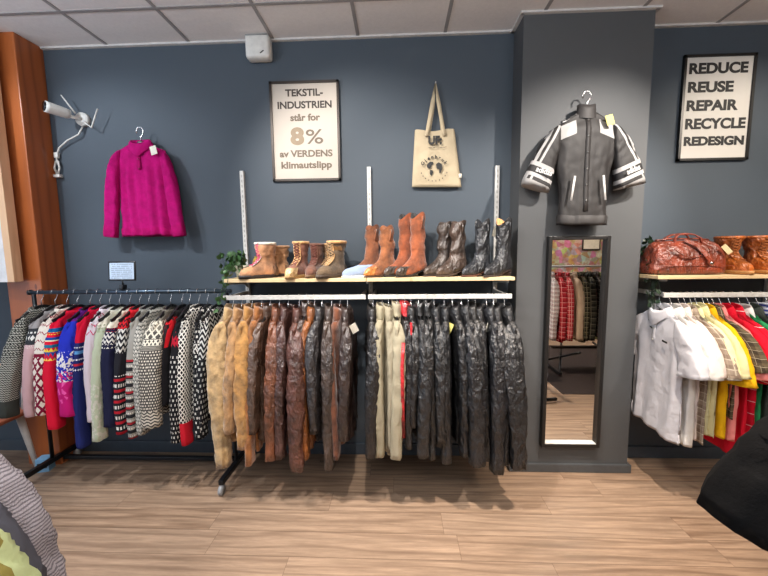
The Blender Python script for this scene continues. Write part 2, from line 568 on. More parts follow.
def wood(name, a, b, dark, axis='z', sc_=1.0, rough=.5):
    m, nt, bs = newmat(name)
    tc, (x, y, z), _, _ = coords(nt)
    if axis == 'z': v = combine(nt, x * 16.0 * sc_, y * 16.0 * sc_, z * .9)
    else: v = combine(nt, x * .9, y * 16.0 * sc_, z * 16.0 * sc_)
    g = noise_tex(nt, v, 1.5, 6, .6)
    wv = nt.nodes.new('ShaderNodeTexWave'); wv.wave_type = 'RINGS'
    wv.inputs['Scale'].default_value = .5; wv.inputs['Distortion'].default_value = 5; wv.inputs['Detail'].default_value = 2
    nt.links.new(v, wv.inputs['Vector'])
    c = mixc(nt, g, a, b)
    c = mixc(nt, X(nt, wv.outputs['Fac']).m('POWER', 3.0) * .35, c, dark)
    vo = nt.nodes.new('ShaderNodeTexVoronoi'); vo.inputs['Scale'].default_value = 1.0
    nt.links.new(combine(nt, x * 7.0, y * 7.0, z * 3.2), vo.inputs['Vector'])
    knot = (X(nt, vo.outputs['Distance']) < .07)
    c = mixc(nt, knot * .7, c, dark)
    nt.links.new(c, bs.inputs['Base Color'])
    bs.inputs['Roughness'].default_value = rough
    return m

M['wall'] = wallpaint(); M['pillar'] = pillarpaint(); M['floor'] = floor_mat()
M['post'] = wood('orange_pine', (140, 70, 34), (184, 104, 54), (84, 36, 18), 'z', .6, .32)
M['shelf'] = wood('pale_birch', (214, 186, 140), (232, 208, 166), (190, 158, 112), 'x', 1.0, .45)
M['tile'] = plain('ceiling_tile', (226, 222, 220), .9, 0, .03, 60, .25, .001)
M['tbar'] = plain('ceiling_grid', (150, 147, 146), .6)
M['whitetrim'] = plain('white_trim', (205, 203, 200), .6)
M['pale_wood'] = wood('pale_pine', (214, 170, 130), (226, 188, 150), (180, 130, 90), 'z', 1, .5)

def struct(name, mb, m, bevel=0, **k):
    o = mb.build(name, m, smooth=False, bevel=bevel, **k); o['kind'] = 'structure'; return o

XL, XR, YB, YW = -4.2, 5.2, -2.6, 2.6
struct('floor', MB().box(((XL + XR) / 2, 0, -.05), (XR - XL, 5.4, .1)), M['floor'])
struct('wall_back', MB().box(((XL + XR) / 2, YW + .06, CH / 2 + .1), (XR - XL, .12, CH + .3)), M['wall'])
struct('wall_front', MB().box(((XL + XR) / 2, YB - .06, CH / 2 + .1), (XR - XL, .12, CH + .3)), plain('warm_white_paint', (205, 196, 184), .8))
struct('wall_right', MB().box((XR + .06, 0, CH / 2 + .1), (.12, 5.4, CH + .3)), M['wall'])
struct('wall_pillar', MB().box((1.215, 2.51, CH / 2), (.81, .2, CH)), M['pillar'])
# ceiling: tiles + grid
struct('ceiling', MB().box(((XL + XR) / 2, 0, CH + .04), (XR - XL, 5.4, .08)), M['tile'])
g = MB()
x = -2.065 - .6 * 3
while x < XR:
    y1 = YW if not (.80 < x < 1.62) else 2.41
    g.box((x, (YB + y1) / 2, CH - .001), (.022, y1 - YB, .006)); x += .6
for k in range(9):
    y = 2.236 - .6 * k
    if y > YB: g.box(((XL + XR) / 2, y, CH - .0015), (XR - XL, .022, .006))
struct('trim_1', g, M['tbar'])
g = MB()
g.box(((XL + .81) / 2, 2.588, CH - .006), (.81 - XL, .024, .012)); g.box(((1.62 + XR) / 2, 2.588, CH - .006), (XR - 1.62, .024, .012))
g.box((1.215, 2.398, CH - .006), (.86, .024, .012)); g.box((.798, 2.5, CH - .006), (.024, .2, .012)); g.box((1.632, 2.5, CH - .006), (.024, .2, .012))
struct('trim_2', g, M['whitetrim'])
# skirting
M['skirt'] = plain('slate_skirting', (64, 74, 84), .4)
M['skirt2'] = plain('grey_skirting', (74, 77, 80), .4)
struct('baseboard_back', MB().box(((XL + .81) / 2, 2.59, .045), (.81 - XL, .02, .09)).box(((1.62 + XR) / 2, 2.59, .045), (XR - 1.62, .02, .09)), M['skirt'], .003)
struct('baseboard_pillar', MB().box((1.215, 2.40, .03), (.85, .02, .06)).box((.80, 2.5, .03), (.02, .2, .06)).box((1.63, 2.5, .03), (.02, .2, .06)), M['skirt2'], .003)
# timber post in the left corner and the white window board beside it
struct('wall_post', MB().box((-2.69, 2.50, CH / 2), (.26, .2, CH)), M['post'], .006)
wb = thing('window_1', None, None, (-2.745, 2.33, 1.40)); wb['kind'] = 'structure'
MB().box((-.12, 0, .85), (.34, .05, 1.7)).build('window_panel', plain('white_board', (226, 226, 228), .5), wb, False, .003)
MB().box((.075, 0, .85), (.05, .062, 1.7)).build('window_frame', M['pale_wood'], wb, False, .003)
MB().box((-.03, -.04, .33), (.03, .035, .16)).build('window_handle', M['pale_wood'], wb, True, .006)

# ceiling details
tag(MB().tube([(-2.02, 1.62, CH - .006), (-2.02, 1.62, CH + .002)], .016, 14).build('ceiling_sensor', M['ink']), 'small dark round sensor in the ceiling tile above the pink sweater', 'sensor')

# ================================================================== ON THE WALL
# poster left
def poster(name, label, x0, x1, z0, z1, frame, board, fw=.012):
    t = thing(name, label, 'sign', ((x0 + x1) / 2, YW, z0), 0, None)
    w = x1 - x0; h = z1 - z0
    MB().box((0, -.008, h / 2), (w - fw, .012, h - fw)).build('board', board, t, False)
    m = MB()
    m.box((0, -.012, fw / 2), (w, .024, fw)); m.box((0, -.012, h - fw / 2), (w, .024, fw))
    m.box((-w / 2 + fw / 2, -.012, h / 2), (fw, .024, h)); m.box((w / 2 - fw / 2, -.012, h / 2), (fw, .024, h))
    m.build('frame', frame, t, False)
    return t
b1 = plain('satin_poster', (186, 176, 164), .58, 0, .02, 6)
b2 = plain('poster_paper', (210, 206, 198), .5, 0, .02, 6)
p1 = poster('framed_poster', 'framed Norwegian poster about textile emissions left of the tote bag', -.905, -.408, 2.10, 2.79, plain('bronze_frame', (60, 54, 50), .3, .5), b1, .016)
ltr = plain('brown_print', (50, 40, 34), .6)
lt2 = plain('faded_tan_print', (140, 122, 98), .6)
lt3 = plain('grey_tan_print', (104, 90, 74), .6)
h = .69
for txt, z, s, mt, wd in (('TEKSTIL-', .590, .066, ltr, .27), ('INDUSTRIEN', .507, .066, ltr, .39), ('står for', .422, .064, lt3, .215),
                          ('av VERDENS', .172, .064, lt3, .385), ('klimautslipp', .092, .066, lt3, .37)):
    lettering(txt, p1, (0, -.0148, z), s, mt, bold=.0022, width=wd)
lettering('8', p1, (-.060, -.0148, .262), .155, lt2, bold=.008, width=.10)
lettering('%', p1, (.065, -.0148, .262), .14, lt3, bold=.0012, width=.125)
p2 = poster('framed_poster', 'black framed poster listing five words about reusing clothes', 1.945, 2.415, 2.185, 2.878, plain('black_frame', (18, 17, 17), .35), b2, .016)
for txt, z, wd in (('REDUCE', .575, .385), ('REUSE', .455, .30), ('REPAIR', .335, .34), ('RECYCLE', .215, .40), ('REDESIGN', .105, .40)):
    lettering(txt, p2, (-.20, -.0148, z), .092 if wd != .40 or txt == 'RECYCLE' else .078, M['ink'], align='LEFT', bold=.004, width=wd)

# white detector box under the ceiling
t = thing('alarm_box', 'white plastic box mounted high on the wall under the ceiling', 'alarm', (-.955, YW, 2.898))
MB().box((0, -.045, .1), (.17, .09, .155)).build('housing', M['white_plastic'], t, True, .02)
MB().box((.035, -.091, .055), (.03, .003, .006), ry=-.6).build('slot', M['ink'], t)
MB().box((0, -.092, .165), (.15, .004, .006)).build('seam', plain('grey_plastic', (150, 150, 148), .5), t)

# security camera
t = thing('security_camera', 'white bullet security camera with two aerials beside the timber post', 'camera', (-2.30, YW, 2.57))
MB().tube([(0, 0, 0), (0, -.03, 0)], [.05, .046], 20).build('mount', M['white_plastic'], t)
MB().tube([(0, -.03, 0), (-.02, -.08, -.005), (-.05, -.09, .01)], .012, 10).build('bracket', M['white_plastic'], t)
MB().tube([(-.03, -.08, .012), (-.045, -.10, .014), (-.088, -.178, .022), (-.098, -.196, .024)], [.028, .034, .037, .037], 18).build('camera_body', M['white_plastic'], t)
MB().tube([(-.0965, -.1935, .0238), (-.1015, -.2025, .0243)], [.033, .031], 16).build('lens', plain('lens_glass', (12, 12, 16), .08), t)
MB().tube([(-.02, -.05, .03), (-.095, -.07, .15)], [.006, .004], 8).build('aerial', M['white_plastic'], t)
MB().tube([(.02, -.04, -.02), (.10, -.06, -.075), (.165, -.07, .05)], [.006, .006, .004], 8).build('aerial', M['white_plastic'], t)
ca = [(0, -.02, -.05), (-.03, -.03, -.11), (-.12, -.03, -.15), (-.20, -.02, -.20), (-.225, -.02, -.27), (-.22, -.02, -.32)]
MB().tube(ca, .0055, 8).build('cable', M['white_plastic'], t)
MB().box((-.222, -.02, -.25), (.03, .02, .04)).build('cable_clip', M['white_plastic'], t, True, .003)
MB().tube([(-.232, -.02, -.29), (-.25, -.02, -.34), (-.235, -.02, -.385)], .006, 8).build('cable_tail', M['white_plastic'], t)
MB().tube([(-.215, -.02, -.29), (-.21, -.02, -.34), (-.225, -.02, -.385)], .006, 8).build('cable_tail', M['white_plastic'], t)
MB().box((-.228, -.02, -.40), (.05, .03, .022)).build('plug', M['white_plastic'], t, True, .003)

# tote bag
t = thing('tote_bag', 'cream canvas tote bag with printed globe hanging on the wall', 'bag', (.27, 2.585, 2.04))
canvas = cloth('cream_canvas', (176, 162, 136), 'cotton')
def tb(x, z): return -.02 - .018 * math.cos(x * 9) * (1 - z * .5) - .004 * math.sin(x * 40 + z * 6) - .006 * noise.noise(Vector((x * 10, z * 9, 2)))
rows = []
nz, nx = 22, 26
for i in range(nz + 1):
    v = i / nz
    wl = lerp(-.165, -.143, v); wr_ = lerp(.187, .135, v)
    fr_, bk = [], []
    for j in range(nx + 1):
        u = j / nx; x = lerp(wl, wr_, u); z = v * .385 + (.006 * math.sin(u * 5))*(1-v) + .008 * math.cos(u * 7) * v
        fr_.append(Vector((x, tb(x, v) * (1 if 0 < j < nx else .6), z)))
        bk.append(Vector((x, -.004, z)))
    rows.append(fr_ + bk[::-1])
MB().grid(rows, True, True, False).build('bag_body', canvas, t)
for a, b in ((-.06, -.045),):
    MB().strip([(-.065, -.045, .34), (-.055, -.04, .385), (-.02, -.025, .58), (.0, -.016, .705), (.018, -.025, .58), (.052, -.04, .385), (.062, -.045, .34)], .026, .003, (1, 0, .25)).build('handle', canvas, t)
MB().strip([(-.045, -.02, .36), (-.015, -.016, .55), (.004, -.008, .70), (.03, -.016, .55), (.05, -.02, .36)], .022, .003, (1, 0, .25)).build('handle', canvas, t)
MB().tube([(.0, .015, .70), (.0, -.03, .703)], .004, 8).build('wall_hook', M['white_metal'], t)
MB().box((.176, -.025, .07), (.02, .002, .03)).build('side_label', M['paper'], t)
lettering('UF:', t, (-.005, -.048, .285), .075, M['ink'], bold=.004, width=.095, name='print')
gm = MB()
for k in range(5):
    gm.tube([(-.05 + k * .025, -.047, .262 - .004 * math.sin(k * 2)), (-.025 + k * .025, -.047, .262 - .004 * math.sin(k * 2 + 2))], .0015, 5)
gm.build('print_underline', M['ink'], t)
def blob(m, cx, cz, pts):
    b = len(m.v)
    for px, pz in pts: m.v.append((cx + px, -.0475, cz + pz))
    m.f.append(list(range(b, b + len(pts)))); m.uv.append([(0, 0)] * len(pts)); m.mi.append(0)
gm = MB()
blob(gm, -.01, .115, [(-.052, .03), (-.03, .052), (-.008, .05), (-.004, .035), (-.018, .028), (-.02, .012), (-.034, .004), (-.05, .012)])
blob(gm, -.01, .115, [(-.03, -.004), (-.012, -.006), (-.006, -.022), (-.02, -.05), (-.03, -.034)])
blob(gm, -.01, .115, [(.012, .034), (.032, .046), (.052, .034), (.058, .008), (.046, -.026), (.036, -.03), (.034, .0), (.016, .008)])
for q in range(10):
    a = R(200 + q * 15.5) if q < 5 else R(200 + q * 15.5)
    x_, z_ = .095 * math.cos(a), .085 * math.sin(a)
    blob(gm, -.01 + x_, .118 + z_, [(0, .006), (.004, 0), (0, -.006), (-.004, 0)])
gm.build('globe_print', M['ink'], t)
for k, chs in enumerate('Gjenbruk'):
    a = R(148 - k * 16.5)
    lettering(chs, t, (-.01 + .083 * math.cos(a), -.0478, .105 + .083 * math.sin(a)), .034, M['ink'], rot=(PI / 2, R(90) - a - 0, 0), bold=.0008, name='arched_letter')

# pink sweater on the wall
def wall_hook_hanger(x, y, z, label, s=1.0, mt=None):
    t = thing('clothes_hanger', label, 'hanger', (x, y, z), 0, 'wall hangers')
    pts = [(-.026, 0, .045), (-.03, 0, .062), (-.015, 0, .085), (.01, 0, .085), (.024, 0, .065), (.018, 0, .04), (.0, 0, .018), (0, 0, -.02)]
    MB().tube(pts, .004, 8).build('hook', M['chrome'], t)
    m = MB()
    for sg in (1, -1):
        m.strip([(sg * .155 * q / 8, 0, -.03 - .07 * sstep(.0, 1, q / 8)) for q in range(9)], .020, .012, (0, 0, 1))
    m.build('arms', mt or M['hanger_black'], t, bevel=.003)
    MB().box((0, -.0, -.028), (.05, .02, .03)).build('neck', mt or M['hanger_black'], t, True, .004)
    return t
pink = cloth('magenta_knit', (176, 14, 104), 'knit')
pinkd = cloth('magenta_rib', (172, 12, 96), 'knit')
wall_hook_hanger(-1.835, 2.53, 2.40, 'hanger holding the magenta sweater on the wall')
garment('sweater', 'magenta half-button sweater hung flat on the left wall', 'sweater', None, (-1.84, 2.53, 2.375), 0, pink, L=.655, hw=.185, hemw=.98, arm=.8, th=.030, tagflat=1, SL=.60,
        sry=(.035, .032), srx=(.055, .042), spread=(.03, .075), fwd=-.02, collar='polo', cuff=(pinkd, .05), hem=pinkd, seed=5, fold=.75, front=-1,
        placket=(pinkd, .16), buttons=plain('pink_button', (150, 10, 80), .4), drop=.05, neck=.07, tagm=M['paper'], tagside=1, tagz=.0, lean=.0001, rows=60, n=72)

# track jacket on the pillar
ANTHRA = (40, 37, 36)
def trackpat(nt, u, v, c):
    tc = nt.nodes.new('ShaderNodeTexCoord'); sp = nt.nodes.new('ShaderNodeSeparateXYZ'); nt.links.new(tc.outputs['Object'], sp.inputs[0])
    x, z = X(nt, sp.outputs[0]), X(nt, sp.outputs[2])
    ax = x.ab()
    e = z + ax * .38
    f = inb(e, -.105, -.02) * (ax > .07)
    return mixc(nt, f, ANTHRA, (172, 170, 168))
def sleevepat(nt, u, v, c):
    tc = nt.nodes.new('ShaderNodeTexCoord'); sp = nt.nodes.new('ShaderNodeSeparateXYZ'); nt.links.new(tc.outputs['Object'], sp.inputs[0])
    x, z = X(nt, sp.outputs[0]).ab(), X(nt, sp.outputs[2])
    e = x - z * -.55          # across the sleeve
    st = ((e - .083) / .034).fr() < .48
    low = z * 1.0 - (x - .3) * .45
    out = mixc(nt, st * (e > .118), ANTHRA, (176, 174, 172))
    out = mixc(nt, inb(low, -.40, -.30), out, (176, 174, 172))
    out = mixc(nt, inb(low, -.375, -.328), out, (36, 34, 34))
    return mixc(nt, low < -.425, out, (160, 158, 156))
nyl = cloth('anthracite_nylon', ANTHRA, 'nylon', trackpat)
nyls = cloth('striped_nylon', ANTHRA, 'nylon', sleevepat)
nylp = cloth('plain_nylon', (50, 47, 46), 'nylon')
wall_hook_hanger(1.187, 2.335, 2.475, 'chrome hooked hanger holding the track jacket on the pillar')
tj = garment('track_jacket', 'short-sleeved dark grey track jacket with white stripes above the mirror', 'jacket', None, (1.185, 2.335, 2.43), 0, nyl, L=.685, hw=.19, hemw=.80, tagflat=1, arm=.86, th=.042,
             SL=.37, sry=(.05, .05), srx=(.07, .088), spread=(.05, .108), short=True, collar='stand', collar_mat=nylp, sleeve_mat=nyls, hem=nylp, seed=9, fold=.15,
             front=-1, zipm=None, placket=(nylp, .58), buttons=M['zip'], drop=.075, neck=.062, tagm=M['yellow_tag'], tagz=.0, lean=.0001, rows=70, n=84, wr=1.0)
for sx, nm in ((-1, 'pocket_trim'), (1, 'pocket_trim')):
    MB().box((sx * .095, -.072, -.47), (.012, .004, .15), ry=sx * -.12).build(nm, plain('white_piping', (220, 218, 214), .6), tj)
whitep = plain('white_print', (225, 223, 220), .6)
lettering('adidas', tj, (-.275, -.062, -.375), .046, whitep, rot=(PI / 2, R(22), R(-14)), bold=.001, name='lettering', width=.10)
lettering('adidas', tj, (.275, -.062, -.375), .046, whitep, rot=(PI / 2, R(-22), R(14)), bold=.001, name='lettering', width=.10)

# ================================================================== MIRROR
t = thing('wall_mirror', 'tall narrow black framed mirror on the grey pillar', 'mirror', (1.20, 2.41, .20))
mm, nt, bs = newmat('mirror_glass'); bs.inputs['Metallic'].default_value = 1; bs.inputs['Roughness'].default_value = .0
bs.inputs['Base Color'].default_value = (.86, .87, .86, 1)
W, H = .40, 1.47
MB().box((0, -.012, H / 2), (W - .04, .006, H - .04)).build('mirror_glass', mm, t, False)
m = MB()
for sx in (-1, 1): m.box((sx * (W / 2 - .012), -.022, H / 2), (.024, .044, H))
for z in (.012, H - .012): m.box((0, -.022, z), (W - .048, .044, .024))
m.build('frame', plain('black_mirror_frame', (24, 23, 23), .4), t, False, .003)
MB().box((0, -.028, .027), (W - .05, .026, .004)).build('bevel_glint', M['white_metal'], t, False)  # pale strip standing in for the reflection along the glass bevel

# ================================================================== WALL SHELVING
def perforated_upright(x, z0, z1, name, label, group, y=YW):
    t = thing(name, label, 'upright', (x, y, z0), 0, group)
    m = MB(); m.box((0, -.012, (z1 - z0) / 2), (.028, .024, z1 - z0)); ch_ = m.build('channel', M['white_metal'], t, False, .002)
    m = MB(); z = .02
    while z < z1 - z0 - .02:
        m.box((0, -.0245, z), (.008, .002, .018)); z += .036
    m.build('slots', plain('slot_shadow_grey', (165, 163, 158), .8), ch_, False)
    return t
G = 'perforated white wall uprights'
perforated_upright(-1.135, .25, 2.18, 'shelf_upright', 'white perforated upright at the left end of the boot shelf', G)
perforated_upright(-.203, .25, 2.19, 'shelf_upright', 'white perforated upright behind the tan cowboy boots', G)
perforated_upright(.712, .25, 2.18, 'shelf_upright', 'white perforated upright behind the lone black boot', G)
perforated_upright(1.70, .25, 2.18, 'shelf_upright', 'white perforated upright behind the leather bag beside the pillar', G)
perforated_upright(2.64, .25, 2.18, 'shelf_upright', 'white perforated upright at the right edge of the photo', G)
perforated_upright(3.56, .25, 2.18, 'shelf_upright', 'white perforated upright beyond the right edge', G)
SZ = 1.412
def shelf(x0, x1, label, seed):
    o = MB().box(((x0 + x1) / 2, 2.42, SZ - .011), (x1 - x0, .345, .022)).build('shelf_board', M['shelf'], None, False, .002)
    tag(o, label, 'shelf', 'birch shelf boards'); return o
shelf(-1.145, -.207, 'pale birch shelf board carrying the hiking boots', 1)
shelf(-.203, .745, 'pale birch shelf board carrying the cowboy boots', 2)
shelf(1.63, 3.6, 'pale birch shelf board carrying the brown leather bag', 3)
def bracket(x, z, label, arm=.33, hh=.035):
    m = MB()
    b = len(m.v)
    prof = [(YW - .02, z), (YW - arm, z), (YW - arm, z - .014), (YW - .02 - .05, z - hh), (YW - .02, z - hh - .03)]
    for sx in (-.003, .003):
        for y, zz in prof: m.v.append((x + sx, y, zz))
    n = len(prof)
    m.f.append([b + i for i in range(n)]); m.uv.append([(0, 0)] * n); m.mi.append(0)
    m.f.append([b + n + i for i in range(n)][::-1]); m.uv.append([(0, 0)] * n); m.mi.append(0)
    for i in range(n):
        k = (i + 1) % n
        m.f.append([b + k, b + i, b + n + i, b + n + k]); m.uv.append([(0, 0)] * 4); m.mi.append(0)
    o = m.build('shelf_bracket', M['white_metal'], None, False)
    tag(o, label, 'bracket', 'white shelf brackets'); return o
for x, w in ((-1.135, 'at its left end below the ivy'), (-.203, 'below the middle upright'), (.712, 'below the lone black boot'), (1.70, 'below the leather bag'), (2.64, 'below the tan ankle boots')):
    bracket(x, SZ - .023, 'white metal bracket under the shelf ' + w)
RZ = 1.287
def hang_rail(x0, x1, label):
    t = thing('hanging_rail', label, 'rail', ((x0 + x1) / 2, 2.27, RZ), 0, 'white rails for hanging clothes')
    w = x1 - x0
    bar_ = MB().box((0, 0, 0), (w, .014, .030)).build('bar', M['white_metal'], t, False, .002)
    m = MB(); x = -w / 2 + .04
    while x < w / 2 - .03:
        m.box((x, -.0072, 0), (.010, .001, .006)); x += .05
    m.build('slots', plain('rail_slot_grey', (186, 184, 178), .7), bar_, False)
    for sx in (-w / 2 + .03, w / 2 - .03):
        MB().box((sx, .165, 0), (.012, .32, .028)).build('arm', M['white_metal'], t, False, .002)
    return t
hang_rail(-1.165, -.212, 'white hanging rail carrying the brown jackets')
hang_rail(-.196, .735, 'white hanging rail carrying the black leather jackets')
hang_rail(1.685, 3.55, 'white hanging rail carrying the polo shirts')

# ================================================================== LEFT RACK
t = thing('clothing_rack', 'black rolling clothing rack holding the patterned sweaters', 'rack', (-1.87, 2.33, 0))
LZ = 1.325
MB().tube([(-.70, 0, LZ), (.73, 0, LZ)], .0135, 14).build('rail', M['rail_steel'], t)
MB().tube([(-.712, 0, LZ), (-.694, 0, LZ)], .019, 14).build('end_cap', M['hanger_black'], t)
for sx in (-.68, .70):
    MB().tube([(sx, 0, .09), (sx, 0, LZ - .01)], .0125, 12).build('post', M['black_metal'], t)
    MB().box((sx, .0, .085), (.034, .46, .034)).build('foot', M['black_metal'], t, False, .003)
    for sy in (-.21, .21):
        c = MB().box((sx, sy, .062), (.022, .03, .03)).build('caster', M['chrome'], t, False, .003)
        MB().tube([(sx - .012, sy - .012, .032), (sx + .012, sy - .012, .032)], .032, 18).build('wheel', M['grey_wheel'], c)
MB().box((.01, .09, .055), (1.38, .03, .026)).build('base_bar', M['black_metal'], t, False, .003)
# sign holder
t = thing('sign_holder', 'small black framed notice clipped on the sweater rack rail', 'sign', (-1.90, 2.33, LZ + .012))
MB().box((0, 0, .02), (.03, .04, .035)).build('clip', M['hanger_black'], t, True, .004)
MB().tube([(0, 0, .03), (0, 0, .075)], .005, 8).build('stem', M['hanger_black'], t)
MB().box((0, .006, .132), (.195, .008, .135), rx=-.08).build('frame', M['hanger_black'], t, True, .004)
def noticepat(nt, u, v, c):
    tc = nt.nodes.new('ShaderNodeTexCoord'); sp = nt.nodes.new('ShaderNodeSeparateXYZ'); nt.links.new(tc.outputs['Object'], sp.inputs[0])
    x, z = X(nt, sp.outputs[0]), X(nt, sp.outputs[2])
    ln = ((z / .0135).fr() < .45) * (x.ab() < .075) * (noise_tex(nt, combine(nt, x * 90.0, (z / .0135).fl() * 3.0, 0.0), 1, 1) > .42)
    return mixc(nt, ln * .55, (190, 206, 224), (70, 80, 95))
MB().box((0, .0015, .132), (.172, .002, .112), rx=-.08).build('notice', cloth('notice_paper', (200, 210, 224), 'cotton', noticepat), t, False)
